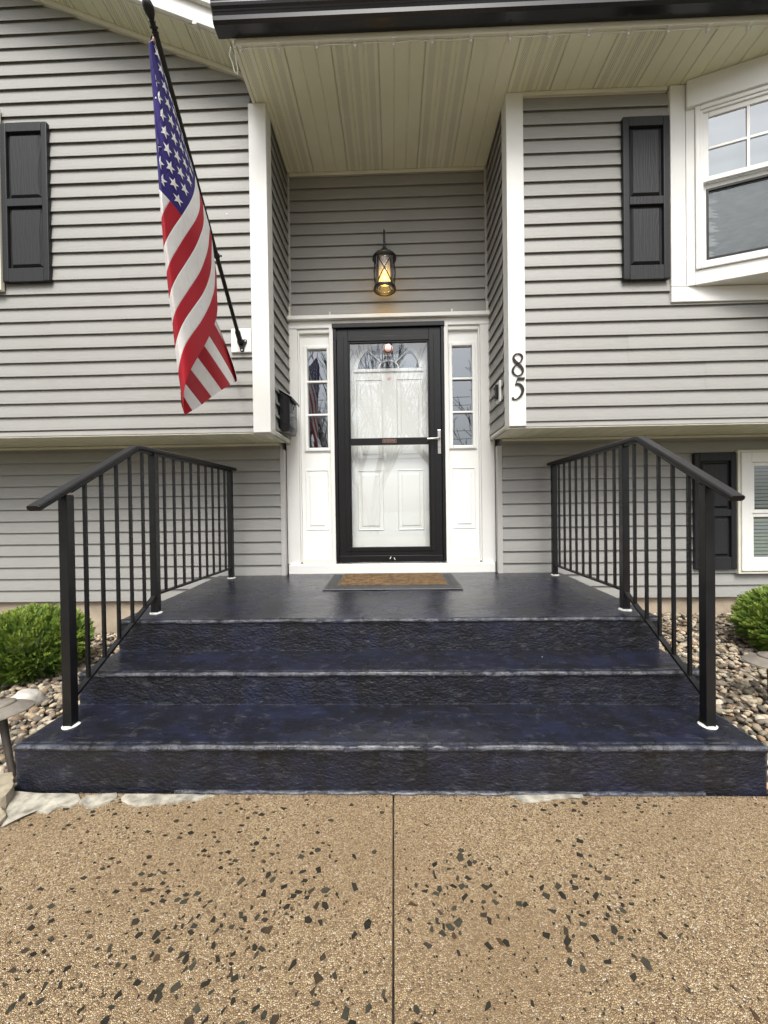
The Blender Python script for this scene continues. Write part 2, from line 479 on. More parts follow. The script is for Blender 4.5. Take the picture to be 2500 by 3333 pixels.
# dark chips bedded in the surface
def chip_mesh(k):
    rnd = random.Random(100 + k); nn = rnd.choice((3, 4, 4, 5)); el = rnd.uniform(.38, .78)
    ang = sorted(rnd.uniform(0, 1) for _ in range(nn)); ang = [(i + .6 * a) / nn * 2 * math.pi for i, a in enumerate(ang)]
    r = [rnd.uniform(.7, 1.1) for _ in ang]
    bot = [(math.cos(t) * q, math.sin(t) * q * el, -1.) for t, q in zip(ang, r)]
    top = [(math.cos(t) * q * .86, math.sin(t) * q * el * .86, rnd.uniform(.0, .3)) for t, q in zip(ang, r)]
    mb = MB(); mb.loft([bot, top]); return mb.mesh('stone_chip')
chips = [chip_mesh(k) for k in range(14)]
for c in chips: c.materials.append(MATS['dark_chip'])
def chip_mask(u, v):                    # where the photograph shows the dark chips lying
    def gs(cx, cy, rx, ry): return math.exp(-((u - cx) / rx) ** 2 - ((v - cy) / ry) ** 2)
    if u < 1280:
        d = .16 + .8 * gs(700, 2980, 380, 220) + .9 * gs(480, 2660, 330, 60) + .5 * gs(950, 2850, 260, 160) + .6 * gs(200, 3200, 300, 150)
        d *= .35 if u > 1080 and v < 3200 else 1
        return d * .6
    return .035 + 1.3 * gs(1480, 2930, 125, 110) + 1.4 * gs(1945, 2950, 150, 125) + 1.5 * gs(1990, 2625, 180, 32) + .3 * gs(1400, 3020, 70, 90)
rnd = random.Random(5); pts = []
tries = 0
while len(pts) < 560 and tries < 400000:
    tries += 1
    right = len(pts) < 190
    u, v = (rnd.uniform(1285, 2560) if right else rnd.uniform(-60, 1275)), 2600 + 760 * rnd.random() ** 1.15
    if rnd.random() > chip_mask(u, v): continue
    p = un(u, v, 'z', 0)
    if p.y > Y1 - .03 or any((p - q).length < .015 for q, _ in pts): continue
    if abs(p.x - JX) < .012: continue
    pts.append((p, u))
pts.sort(key=lambda q: (q[0] - CAM).length)
small = MB()
for i, (p, u) in enumerate(pts):
    s = rnd.choice((.007, .009, .011, .013, .015, .018)) * rnd.uniform(.8, 1.15)
    if i < 290:
        o = bpy.data.objects.new('stone_chip', rnd.choice(chips)); COL.objects.link(o)
        o.parent = walk; o.location = (p.x, p.y, .0012)
        o.rotation_euler = (rnd.uniform(-.06, .06), rnd.uniform(-.06, .06), rnd.uniform(0, 6.28)); o.scale = (s, s, .006)
    else:
        ch_ = rnd.choice(chips)
        small.add([(p.x + s * .8 * v.co.x, p.y + s * .8 * v.co.y, .0012 + .006 * v.co.z) for v in ch_.vertices], [tuple(f.vertices) for f in ch_.polygons])
tiny = small
for i in range(900):
    u, v = rnd.uniform(-40, 2540), rnd.uniform(2595, 3360)
    p = un(u, v, 'z', 0)
    if p.y > Y1 - .01 or abs(p.x - JX) < .008: continue
    s = rnd.uniform(.002, .0055); t0 = rnd.uniform(0, 6.28); e = rnd.uniform(.4, .9)
    ring = [(p.x + s * (math.cos(t) * math.cos(t0) - e * math.sin(t) * math.sin(t0)), p.y + s * (math.cos(t) * math.sin(t0) + e * math.sin(t) * math.cos(t0))) for t in (0, 1.4, 2.6, 3.9, 5.2)]
    tiny.loft([[(x, y, -.002) for x, y in ring], [(p.x + (x - p.x) * .7, p.y + (y - p.y) * .7, .0011) for x, y in ring]])
o = ob('small_chips', tiny, 'dark_chip', walk); tag(o, kind='stuff')
at_ = o.data.attributes.new('tone', 'FLOAT', 'FACE')
at_.data.foreach_set('value', [random.Random(i // 7).random() * .9 for i in range(len(o.data.polygons))])

# ================================================================== STEPS
def fn(x, y, z, s, seed=0.):
    return mnoise.noise(Vector((x * s + seed, y * s, z * s)))
def step_block(name, yf, yb, z0, z1, zb, parent, label, seed):
    # profile runs from the riser foot, round the nosing, back along the tread
    prof = []
    for k in range(9): prof.append((yf + .004 * (1 - k / 8), z0 + (z1 - .024 - z0) * k / 8, 0))
    prof += [(yf - .004, z1 - .020, .25), (yf - .006, z1 - .012, .5), (yf - .002, z1 - .004, .75), (yf + .006, z1, .1), (yf + .013, z1 - .002, .0), (yf + .020, z1 + .0005, .45), (yf + .027, z1, .1), (yf + .040, z1 - .001, .0)]
    nb = 10
    for k in range(1, nb + 1):
        t = k / nb; y = yf + .04 + (yb - yf - .04) * t; prof.append((y, z1 + (zb - z1) * t, .9 if k == nb and yb < -.5 else 0))
    NX = 300; xs = np.linspace(XL, XR, NX)
    mb = MB(); wear = []
    for i, x in enumerate(xs):
        for j, (y, z, wv) in enumerate(prof):
            a = .0022 * fn(x * .6, y, z, 22, seed) + .0035 * fn(x * .5, y, z, 7, seed + 9) + .001 * fn(x, y, z, 60, seed + 3)
            edge = 1.5 if wv > .5 else 1.
            if j <= 12: dy, dz = a * edge, (a * .6 if wv else 0)
            else: dy, dz = 0, a * .55
            ex = 0
            if i == 0: ex = .004 * fn(5, y, z, 15, seed)
            if j == 0: dz = 0
            mb.v.append((x + ex, y + dy, z + dz)); wear.append(max(wv, .5 if i < 1 or i > NX - 2 else 0))
    K = len(prof)
    for i in range(NX - 1):
        for j in range(K - 1):
            a = i * K + j; mb.f.append((a, a + 1, a + 1 + K, a + K))
    # ends
    for i in (0, NX - 1):
        o = len(mb.v); mb.v.append((xs[i], yb, z0)); wear.append(0)
        mb.f.append(tuple(i * K + j for j in range(K)) + (o,))
    o = ob(name, mb, 'step_paint', parent, smooth=True)
    a_ = o.data.attributes.new('wear', 'FLOAT', 'POINT'); a_.data.foreach_set('value', wear)
    return o
steps = thing('front_steps', (0, Y1, 0), 'dark navy painted concrete steps with scuffed edges rising to the entry landing', 'steps')
step_block('step', Y1, Y2 + .02, -.03, Z1, Z1 + .002, steps, None, 1.)
step_block('step', Y2, Y3 + .02, Z1 - .02, Z2, Z2 + .002, steps, None, 20.)
step_block('landing', Y3, .05, Z2 - .02, Z3, ZP, steps, None, 50.)
# hardened paint lip along the foot of the first riser
lip = MB(); rings = []
for i in range(160):
    x = -.85 + i / 159 * 2.05
    d = .010 + .006 * fn(x, 0, 0, 9) + .004 * fn(x, 0, 0, 40)
    rings.append([(x, Y1 + .01, .001), (x, Y1 - d, .001), (x, Y1 - d * .9, .004), (x, Y1 - .002, .010), (x, Y1 + .01, .010)])
lip.loft(rings)
o = ob('paint_lip', lip, 'step_paint', steps, smooth=True)
a_ = o.data.attributes.new('wear', 'FLOAT', 'POINT'); a_.data.foreach_set('value', [.35] * len(o.data.vertices))

crumb = MB(); rc = random.Random(77)
for i in range(520):
    x = rc.uniform(XL, XR); y = Y1 - .004 - abs(rc.gauss(0, .012)); q = rc.uniform(.0012, .0042)
    crumb.add([(x + q * dx, y + q * dy, .0005 + q * .6 * dz) for dx, dy, dz in ((1, 0, 0), (-.5, .8, 0), (-.5, -.9, 0), (.1, .1, 1.6))], [(0, 1, 3), (1, 2, 3), (2, 0, 3), (0, 2, 1)])
crumbs = ob('crumbs', crumb, 'dirt', walk); tag(crumbs, kind='stuff')

# ================================================================== HOUSE
house = thing('house', (0, 0, 0), 'grey vinyl sided split level house with white trim and a recessed front entry', 'house')

# ---- siding: every lap is a board of its own
PROF = [(.0, .125), (.0015, EXP + .022), (.0030, EXP - .002), (.0055, EXP - .012), (.0185, .005), (.0190, .002), (.0184, 0), (.0170, .0002), (.0166, .020), (.0, .024)]
def board_mesh(p0, p1, outv, zb, zt=None):
    p0, p1, outv = Vector(p0), Vector(p1), Vector(outv); L = (p1 - p0).length; k = max(2, int(L / .35))
    mb = MB(); rings = []
    for i in range(k + 1):
        q = p0.lerp(p1, i / k); wob = .0020 * fn(q.x, q.y, zb, 1.7) + .0007 * fn(q.x, q.y, zb, 9)
        r = []
        for d, z in PROF:
            zz = zb + z + wob
            if zt is not None: zz = min(zz, zt)
            qq = q + outv * d; r.append((qq.x, qq.y, zz))
        rings.append(r)
    mb.loft(rings, closed=False, caps=False)
    return mb
def wall(name, p0, p1, outv, zlo, zhi, zline, xend=None):
    # backing plus boards whose lower edges fall on zline + n * EXP
    outv = Vector(outv); a, b2 = Vector(p0), Vector(p1); t = -outv * .12; e = outv * .0
    mb = MB().prism([(a.x, a.y, zlo), (b2.x, b2.y, zlo), (b2.x, b2.y, zhi), (a.x, a.y, zhi)], t)
    wl = ob(name, mb, 'grey_trim', house)
    nlo = math.floor((zlo - zline) / EXP + .02)
    n0 = nlo
    while True:
        zb = zline + n0 * EXP
        if zb > zhi - .02: break
        if zb >= zlo - .004:
            q0, q1 = a, b2
            if xend: q1 = Vector((min(b2.x, xend(zb)), b2.y, 0))
            if abs(q1.x - q0.x) > 2.2 or (abs(q1.x - q0.x) > 1.2 and n0 % 5 == 0 and False):
                rs = random.Random(int(n0 // 2) * 17 + int(a.x * 10)); xs_ = q0.x + (q1.x - q0.x) * rs.choice((.22, .38, .55, .71, .83))
                ob('siding_board', board_mesh((q0.x, q0.y, 0), (xs_ + .025, q0.y, 0), outv, zb, zhi), 'siding', wl, smooth=True)
                q0 = Vector((xs_, q0.y, 0)) + outv * .0016
                q1 = q1 + outv * .0016
            me = board_mesh((q0.x, q0.y, 0), (q1.x, q1.y, 0), outv, zb, zhi)
            ob('siding_board', me, 'siding', wl, smooth=True)
        n0 += 1
    return wl
RK = lambda x: 4.309 - .413 * (x + 1.033)          # rake line on the wall
RX = lambda z: -1.033 - (z - 4.309) / .413
YO = -.72                                          # outer edge of the rake
F = (0, -1, 0)
wall('upper_wall', (-4.4, YF, 0), (-.99, YF, 0), F, ZO + .03, 5.35, 1.732, xend=lambda z: RX(z) + .02 if z > 4.28 else 9)
wall('upper_wall', (.985, YF, 0), (4.4, YF, 0), F, ZO + .03, ZS, 1.728)
wall('entry_back_wall', (-.885, YB, 0), (.888, YB, 0), F, 2.80, ZS, 3.8557)
wall('entry_side_wall', (-.886, YF + .1, 0), (-.886, YB, 0), (1, 0, 0), ZO + .03, ZS, 1.732)
wall('entry_side_wall', (.889, YB, 0), (.889, YF + .1, 0), (-1, 0, 0), ZO + .03, ZS, 1.728)
wall('lower_wall', (-4.4, 0, 0), (-.945, 0, 0), F, .325, ZO, .329)
wall('lower_wall', (.955, 0, 0), (4.4, 0, 0), F, .320, ZO, .324)
for x0, x1 in ((-4.4, -.9), (.9, 4.4)):
    fm = MB(); NXF = 120; rings = []
    for i in range(NXF + 1):
        x = x0 + (x1 - x0) * i / NXF
        rings.append([(x, .02 + .006 * fn(x, z, 0, 4) + .004 * fn(x, z, 0, 14), z) for z in np.linspace(-.06, .34, 9)])
    fm.loft(rings, closed=False, caps=False)
    ob('foundation', fm, 'concrete_base', house, smooth=True)
# closing pieces behind the entry so no daylight leaks in
ob('side_return', B(-1.02, -.95, .0, .5, .3, ZO + .1), 'grey_trim', house)
ob('side_return', B(.96, 1.03, .0, .5, .3, ZO + .1), 'grey_trim', house)

# ---- trims
ob('corner_trim', B(-1.0, -.870, YF - .022, YF + .10, ZO - .006, ZS - .002), 'white_trim', house, .004)
ob('corner_trim', B(.877, 1.0, YF - .022, YF + .10, ZO + .004, ZS - .002), 'white_trim', house, .004)
ob('starter_strip', B(-4.4, -1.001, YF - .010, YF + .01, ZO - .002, ZO + .034), 'grey_trim', house, .004)
ob('starter_strip', B(1.001, 4.4, YF - .010, YF + .01, ZO - .002, ZO + .032), 'grey_trim', house, .004)
ob('starter_strip', B(-.90, -.872, YF + .101, YB, ZO - .002, ZO + .034), 'grey_trim', house, .003)
ob('starter_strip', B(.876, .90, YF + .101, YB, ZO - .002, ZO + .034), 'grey_trim', house, .003)
ob('inner_corner_trim', B(-.8855, -.858, YB - .028, YB - .004, 2.79, ZS - .003), 'grey_trim', house, .003)
ob('inner_corner_trim', B(.860, .8885, YB - .028, YB - .004, 2.79, ZS - .003), 'grey_trim', house, .003)
ob('inner_corner_trim', B(-.948, -.908, -.024, .03, .327, ZO - .06), 'grey_trim', house, .004)
ob('inner_corner_trim', B(.913, .957, -.024, .03, .327, ZO - .06), 'grey_trim', house, .004)
for x0, x1, y0, y1 in ((-.868, .870, YB - .026, YB - .003), (1.0, 2.02, YF - .026, YF - .002)):
    ob('ceiling_trim', B(x0, x1, y0, y1, ZS - .030, ZS - .003), 'cream_trim', house, .003)
for x0, x1, y0, y1 in ((-4.4, -.95, -.03, -.003), (.96, 4.4, -.03, -.003)):
    ob('ceiling_trim', B(x0, x1, y0, y1, ZO - .024, ZO - .004), 'cream_trim', house, .003)

# ---- soffits: each three-strip panel is a piece
def soffit_panel(parent, x0, wdt, y0, y1, z, vent, zfun=None):
    mb = MB(); uvs = []
    st = wdt / 3 if wdt > .2 else wdt
    prof = []
    nst = max(1, round(wdt / EXP))
    for k in range(nst):
        a = x0 + k * wdt / nst; e = wdt / nst
        prof += [(a + .002, .006), (a + .008, 0), (a + e - .006, 0), (a + e - .001, .006)]
    for y in (y0, y1):
        for x, d in prof:
            zz = z + d + (zfun(x) if zfun else 0)
            mb.v.append((x, y, zz)); uvs.append((x - x0, y))
    k = len(prof)
    for j in range(k - 1): mb.f.append((j, j + 1, k + j + 1, k + j))
    me = bpy.data.meshes.new('soffit_panel'); me.from_pydata(mb.v, [], mb.f); me.update()
    me.materials.append(MATS['soffit_vented' if vent else 'soffit_solid'])
    ul = me.uv_layers.new(name='UVMap')
    for lp in me.loops: ul.data[lp.index].uv = uvs[lp.vertex_index]
    return link('soffit_panel', me, parent)
YE = -.845
es = ob('entry_soffit', B(-.945, 4.6, YE, .4, ZS + .012, ZS + .03), 'cream_trim', house)
x = -.945; k = 0
while x < 4.4:
    y1 = YB - .002 if x < .9 else YF + .02
    soffit_panel(es, x, .3048, YE + .004, y1, ZS, k % 2 == 0 if x < 2.1 else False)
    x += .3048; k += 1
# soffit edge trims
ob('soffit_edge', B(-.965, -.940, YE, YF - .02, ZS - .008, ZS + .05), 'cream_trim', house, .004)
ob('soffit_edge', B(-.94, 4.6, YE - .012, YE + .004, ZS - .004, ZS + .03), 'cream_trim', house, .003)
for x0, x1 in ((-4.4, -.868), (.874, 4.4)):
    os_ = ob('overhang_soffit', B(x0, x1, YF + .012, .02, ZO + .012, ZO + .03), 'cream_trim', house)
    x = x0
    while x < x1 - .05:
        wd = min(.3048, x1 - x); soffit_panel(os_, x, wd, YF + .012, -.003, ZO, False); x += wd
    ob('soffit_edge', B(x0 + .0, x1, YF - .006, YF + .013, ZO - .010, ZO - .0025), 'cream_trim', house, .002)

# ---- rake of the front gable
rk = ob('rake_soffit', MB().prism([(-4.4, YO, RK(-4.4) + .014), (-.95, YO, RK(-.95) + .014), (-.95, YF, RK(-.95) + .014), (-4.4, YF, RK(-4.4) + .014)], (0, 0, .02)), 'cream_trim', house)
x = -4.4; k = 0
while x < -.96:
    wd = min(.3048, -.95 - x); soffit_panel(rk, x, wd, YO, YF, 0, k % 2 == 0, RK); x += wd; k += 1
def sloped(x0, x1, y0, y1, d0, d1):
    return MB().prism([(x0, y0, RK(x0) + d0), (x1, y0, RK(x1) + d0), (x1, y0, RK(x1) + d1), (x0, y0, RK(x0) + d1)], (0, y1 - y0, 0))
ob('rake_trim', sloped(-4.4, -.955, YF - .035, YF - .003, -.035, -.002), 'cream_trim', house, .003)
ob('rake_board', sloped(-4.4, -.97, YO - .025, YO - .002, -.012, .150), 'white_trim', house, .004)
ob('rake_moulding', sloped(-4.4, -.97, YO - .055, YO - .026, .110, .165), 'white_trim', house, .004)
ob('drip_edge', sloped(-4.4, -.97, YO - .065, YO + .1, .167, .178), 'gutter_paint', house)
# ---- roofs
ob('roof', MB().prism([(-4.6, YO - .07, RK(-4.6) + .18), (-.96, YO - .07, RK(-.96) + .18), (-.96, YO - .07, RK(-.96) + .21), (-4.6, YO - .07, RK(-4.6) + .21)], (0, 6, 0)), 'roofing', house)
ob('roof', MB().prism([(-.96, YE - .06, 4.245), (4.6, YE - .06, 4.245), (4.6, 3.0, 5.75), (-.96, 3.0, 5.75)], (0, 0, .03)), 'roofing', house)
# ---- gutter, an ogee profile
gp = [(YE - .014, 4.125), (YE - .085, 4.125), (YE - .098, 4.140), (YE - .101, 4.172), (YE - .109, 4.180), (YE - .112, 4.187), (YE - .121, 4.198), (YE - .126, 4.212), (YE - .126, 4.226), (YE - .134, 4.232), (YE - .134, 4.243), (YE - .120, 4.243), (YE - .120, 4.236), (YE - .118, 4.205), (YE - .090, 4.140), (YE - .014, 4.132)]
gu = ob('gutter', MB().loft([[(x, y, z) for y, z in gp] for x in np.linspace(-1.045, 4.6, 24)], caps=False), 'gutter_paint', house, .0)
cap_poly = [(-1.046, y, z) for y, z in gp[:11]] + [(-1.046, YE - .014, 4.243)]
ob('end_cap', MB().prism(cap_poly, (-.003, 0, 0)), 'gutter_paint', gu)
ob('fascia', B(-.96, 4.6, YE - .013, YE + .012, ZS + .032, 4.24), 'white_trim', house)

# ---- door surround
ds = ob('door_surround', B(-.93, .935, .055, .20, 2.701, 2.764), 'white_trim', house, .004)
for a, b2 in ((-.912, -.80), (.80, .917)):
    ob('casing', B(a, b2, .058, .20, .628, 2.70), 'white_trim', ds, .004)
ob('ledge', B(-.893, .897, .020, YB, 2.766, 2.800), 'white_trim', ds, .004)
for a, b2, c_, d_ in ((-.799, -.785, .640, 2.700), (.785, .799, .640, 2.700), (-.7845, -.518, 2.664, 2.700), (.521, .7845, 2.664, 2.700)):
    ob('casing_moulding', B(a, b2, .068, .20, c_, d_), 'white_trim', ds, .004)
ob('mullion_post', B(-.517, -.482, .040, .20, .628, 2.700), 'white_trim', ds, .004)
ob('mullion_post', B(.485, .520, .040, .20, .628, 2.700), 'white_trim', ds, .004)
ob('threshold', B(-.900, .905, .030, .20, .535, .627), 'white_trim', ds, .005)
for a, b2 in ((-.784, -.518), (.521, .784)):
    ob('sill', B(a, b2, .070, .20, .6275, .668), 'cream_trim', ds, .004)
ob('storm_head', B(-.481, .484, .10, .20, 2.66, 2.700), 'white_trim', ds)

# ---- hallway behind the glass
hall = ob('hallway', MB().add([(-.9, .21, .55), (.9, .21, .55), (.9, .21, 2.8), (-.9, .21, 2.8), (-1.3, 2.6, .55), (1.3, 2.6, .55), (1.3, 2.6, 2.9), (-1.3, 2.6, 2.9)],
          [(4, 5, 6, 7), (0, 1, 5, 4), (3, 2, 6, 7), (0, 4, 7, 3), (1, 5, 6, 2)]), 'interior', house)

# ---- sidelights
def frame_box(mb, x0, x1, z0, z1, w_, y0, y1):
    return mb.box(x0, x0 + w_, y0, y1, z0, z1).box(x1 - w_, x1, y0, y1, z0, z1).box(x0 + w_, x1 - w_, y0, y1, z1 - w_, z1).box(x0 + w_, x1 - w_, y0, y1, z0, z0 + w_)
def raised(mb, x0, x1, z0, z1, y, d=.007, b1=.012, b2=.030):
    # moulded edge, a flat recess, then the raised field
    def rect(i, yy): return [(x0 + i, yy, z0 + i), (x1 - i, yy, z0 + i), (x1 - i, yy, z1 - i), (x0 + i, yy, z1 - i)]
    rings = [rect(0, y), rect(b1 * .4, y - d * .9), rect(b1, y + d * .5), rect(b2, y + d * .5), rect(b2 + .014, y - d * .8)]
    mb.loft(rings, caps=False); o = len(mb.v) - 4; mb.f.append((o, o + 1, o + 2, o + 3)); return mb
def sidelight(x0, x1):
    zg0, zg1 = 1.657, 2.530; gx0, gx1 = x0 + .064, x1 - .028
    if x0 > 0: gx0, gx1 = x0 + .040, x1 - .050
    s = ob('sidelight', frame_box(MB(), x0, x1, .669, 2.663, .004, .094, .14).box(x0 + .004, gx0, .095, .139, .673, 2.659).box(gx1, x1 - .004, .095, .139, .673, 2.659)
           .box(gx0, gx1, .095, .139, zg1, 2.659).box(gx0, gx1, .095, .139, .673, zg0), 'white_door', house)
    ob('glass_frame', frame_box(MB(), gx0 - .030, gx1 + .030, zg0 - .030, zg1 + .030, .030, .079, .0945), 'white_door', s, .006)
    ob('glass_frame', frame_box(MB(), gx0 - .036, gx1 + .036, zg0 - .036, zg1 + .036, .010, .087, .0945), 'white_door', s, .003)
    ob('pane', PANE(gx0, gx1, .110, zg0, zg1), 'window_glass', s)
    for z in (1.949, 2.243): ob('muntin', B(gx0 - .002, gx1 + .002, .084, .1075, z - .009, z + .009), 'white_door', s, .004)
    pn = raised(MB(), x0 + .030, x1 - .030, .925, 1.462, .0948); ob('raised_panel', pn, 'white_door', s)
    return s
sidelight(-.7845, -.5175); sidelight(.5205, .7845)

# ---- inner front door
fd = MB(); YD = .165; FX = .285; FZ, FH = 2.372, .245
# door slab with a half-round opening: two side pieces, top piece built as a fan around the arc
fd.box(-.455, .455, YD, YD + .045, .64, FZ)
arc = [(FX * math.cos(t), FZ + FH * math.sin(t)) for t in [math.pi * i / 32 for i in range(33)]]
top = [(.455, FZ)] + [(.455 - .91 * i / 31, 2.66) for i in range(32)]
outer = []
for i, (ax, az) in enumerate(arc):
    t = i / 32
    if t < .2: outer.append((.455, FZ + (2.66 - FZ) * t / .2))
    elif t <= .8: outer.append((.455 - .91 * (t - .2) / .6, 2.66))
    else: outer.append((-.455, 2.66 - (2.66 - FZ) * (t - .8) / .2))
o = len(fd.v)
for (ax, az), (ox, oz) in zip(arc, outer): fd.v += [(ax, YD, az), (ox, YD, oz), (ax, YD + .045, az)]
for i in range(32):
    a = o + i * 3; fd.f.append((a, a + 1, a + 4, a + 3)); fd.f.append((a, a + 3, a + 5, a + 2))
door = ob('front_door', fd, 'white_door', house)
fan = MB()
def rim(r0x, r0z, w_, y0, y1):
    rr = []
    for t in [math.pi * i / 32 for i in range(33)]:
        c_, s_ = math.cos(t), math.sin(t)
        rr.append([(r0x * c_, y0, FZ + r0z * s_), ((r0x + w_) * c_, y0, FZ + (r0z + w_) * s_), ((r0x + w_) * c_, y1, FZ + (r0z + w_) * s_), (r0x * c_, y1, FZ + r0z * s_)])
    return rr
ob('fanlight_frame', MB().loft(rim(FX - .012, FH - .012, .034, YD - .012, YD + .001)).box(-FX - .03, FX + .03, YD - .012, YD + .001, FZ - .030, FZ - .001), 'white_door', door, .004)
ob('fanlight_muntin', MB().loft(rim(.082, .068, .012, YD - .010, YD + .002)), 'white_door', door)
for t in (math.pi * .25, math.pi * .5, math.pi * .75):
    d = Vector((math.cos(t) * .96, 0, math.sin(t) * .86)); L = .30 if t != math.pi * .5 else .28
    a = Vector((0, YD - .004, FZ)) + d * .088; bq = Vector((0, YD - .004, FZ)) + d * L
    dd = (bq - a).normalized(); ob('fanlight_muntin', MB().obox((a + bq) / 2, dd, Vector((0, 1, 0)), dd.cross(Vector((0, 1, 0))), (bq - a).length / 2, .006, .0055), 'white_door', door)
pane_poly = [(x_, YD + .02, z_) for x_, z_ in arc]
ob('fanlight_pane', MB().add(pane_poly, [tuple(range(len(pane_poly)))]), 'fan_glass', door)
for x0, x1 in ((-.294, -.056), (.068, .306)):
    ob('raised_panel', raised(MB(), x0, x1, 1.56, 2.277, YD - .0005), 'white_door', door)
    ob('raised_panel', raised(MB(), x0, x1, .912, 1.459, YD - .0005), 'white_door', door)
ob('peephole', MB().lathe((.004, YD - .006, 2.285), (0, 1, 0), [(.012, 0), (.014, .002), (.014, .007)], 16), 'copper', door)

# ---- storm door
sw = ob('storm_door', frame_box(MB(), -.452, .455, .700, 2.683, .0, .05, .06) if False else
        MB().box(-.452, -.352, .050, .085, .700, 2.683).box(.356, .455, .050, .085, .700, 2.683).box(-.352, .356, .050, .085, 2.575, 2.683).box(-.352, .356, .050, .085, .700, .772), 'black_frame', house, .003)
ob('outer_frame', MB().box(-.480, -.4545, .038, .098, .645, 2.722).box(.4575, .483, .038, .098, .645, 2.722), 'black_frame', sw, .004)
ob('drip_cap', B(-.488, .490, .026, .098, 2.686, 2.726), 'black_frame', sw, .004)
ob('inner_bead', MB().box(-.392, -.351, .044, .0495, .735, 2.616).box(.355, .396, .044, .0495, .735, 2.616).box(-.351, .355, .044, .0495, 2.574, 2.616).box(-.351, .355, .044, .0495, .735, .773), 'black_frame', sw, .003)
ob('glass_stop', MB().box(-.3505, -.338, .051, .080, .7735, 2.5735).box(.342, .3545, .051, .080, .7735, 2.5735).box(-.338, .342, .051, .080, 2.560, 2.5735), 'black_frame', sw, .002)
ob('mid_rail', B(-.3375, .3415, .048, .082, 1.668, 1.728), 'black_frame', sw, .003)
ob('glass_pane', PANE(-.3372, .3412, .066, 1.7285, 2.5595), 'storm_glass', sw)
ob('glass_pane', PANE(-.3372, .3412, .067, .7738, 1.6675), 'storm_glass', sw)
ob('kick_plate', B(-.4515, .4545, .046, .086, .640, .698), 'black_frame', sw, .003)
for z in (2.62, 1.70, .80):
    ob('hinge', B(-.4565, -.449, .034, .0375, z - .035, z + .035), 'black_frame', sw)
hp = ob('handle', MB().box(.420, .449, .041, .0498, 1.578, 1.789), 'silver', sw, .003)
ob('lever', MB().tube([(.4345, .040, 1.708), (.4345, .012, 1.708), (.420, .006, 1.708), (.328, .004, 1.703)], [.009, .009, .010, .009], 10), 'silver', sw, smooth=True)
ob('lock', MB().lathe((.4345, .036, 1.640), (0, 1, 0), [(.007, 0), (.009, .002), (.009, .006)], 16), 'silver', sw)
for x, z, t in ((-.005, .676, .5), (.032, .668, -.5)):
    ob('scuff', MB().obox(Vector((x, .0452, z)), Vector((math.sin(t), 0, math.cos(t))), Vector((0, 1, 0)), Vector((math.cos(t), 0, -math.sin(t))), .011, .0004, .003), 'cable_white', sw)

# ---- shutters
def shutter(x0, x1, z0, z1, y, split, bevel_side):
    w_ = .044; th = .032
    s = ob('shutter', MB().box(x0, x0 + w_, y, y + th, z0, z1).box(x1 - w_, x1, y, y + th, z0, z1), 'shutter_grey', house, .006)
    ym = z0 + (z1 - z0) * split
    for a, b2 in ((z0, z0 + .10), (ym - .028, ym + .028), (z1 - .066, z1)):
        ob('rail', B(x0 + w_ + .0005, x1 - w_ - .0005, y + .001, y + th, a, b2), 'shutter_grain', s, .002)
    for a, b2 in ((z0 + .10, ym - .028), (ym + .028, z1 - .066)):
        mb = MB(); xx0, xx1 = x0 + w_, x1 - w_
        def rect(i, yy): return [(xx0 + i, yy, a + i), (xx1 - i, yy, a + i), (xx1 - i, yy, b2 - i), (xx0 + i, yy, b2 - i)]
        mb.loft([rect(0, y + .024), rect(.013, y + .024), rect(.030, y + .007)], caps=False); o = len(mb.v) - 4; mb.f.append((o, o + 1, o + 2, o + 3))
        ob('raised_panel', mb, 'shutter_grain', s)
    for sx in (x0 + .016, x1 - .016):
        for sz in (z0 + .03, z1 - .03):
            ob('screw', MB().lathe((sx, y - .001, sz), (0, 1, 0), [(.003, 0), (.004, .001), (.004, .003)], 8), 'black_metal', s)
    return s
shutter(-2.848, -2.494, 2.830, 4.000, YF - .045, .50, 1)
shutter(1.694, 2.020, 2.717, 3.868, YF - .045, .485, -1)
shutter(2.545, 2.888, .562, 1.535, -.045, .485, -1)

# ---- double-hung windows flat in a wall
def window(name, x0, x1, z0, z1, y, blinds=False):
    wn = ob(name, frame_box(MB(), x0, x1, z0, z1, .082, y - .030, y + .01), 'vinyl_white', house, .004)
    ob('outer_moulding', frame_box(MB(), x0 - .022, x1 + .022, z0 - .024, z1 + .022, .0215, y - .020, y + .01), 'cream_trim', wn, .003)
    xi0, xi1, zi0, zi1 = x0 + .0825, x1 - .0825, z0 + .0825, z1 - .0825; zm = z0 + (z1 - z0) * .505
    ob('sash', frame_box(MB(), xi0, xi1, zm - .018, zi1, .030, y - .018, y + .004), 'vinyl_white', wn, .003)
    ob('sash', frame_box(MB(), xi0, xi1, zi0, zm - .019, .030, y - .010, y + .004), 'vinyl_white', wn, .003)
    ob('pane', PANE(xi0 + .03, xi1 - .03, y - .008, zm + .012, zi1 - .03), 'window_glass', wn)
    ob('pane', PANE(xi0 + .03, xi1 - .03, y - .005, zi0 + .03, zm - .049), 'window_glass', wn)
    ob('backing', B(xi0, xi1, y + .0045, y + .0095, zi0, zi1), 'interior_wall', wn)
    if blinds:
        z = zi0 + .036
        while z < zi1 - .03:
            if not (zm - .05 < z < zm + .012):
                ob('blind_slat', MB().prism([(xi0 + .031, y - .0040, z - .012), (xi0 + .031, y + .0035, z + .012), (xi0 + .031, y + .0025, z + .0135), (xi0 + .031, y - .0045, z - .010)], (xi1 - xi0 - .062, 0, 0)), 'blind', wn)
            z += .030
    return wn
window('basement_window', 2.916, 3.80, .547, 1.532, -.030, True)
window('side_window', -3.80, -2.875, 2.79, 4.095, YF - .034)

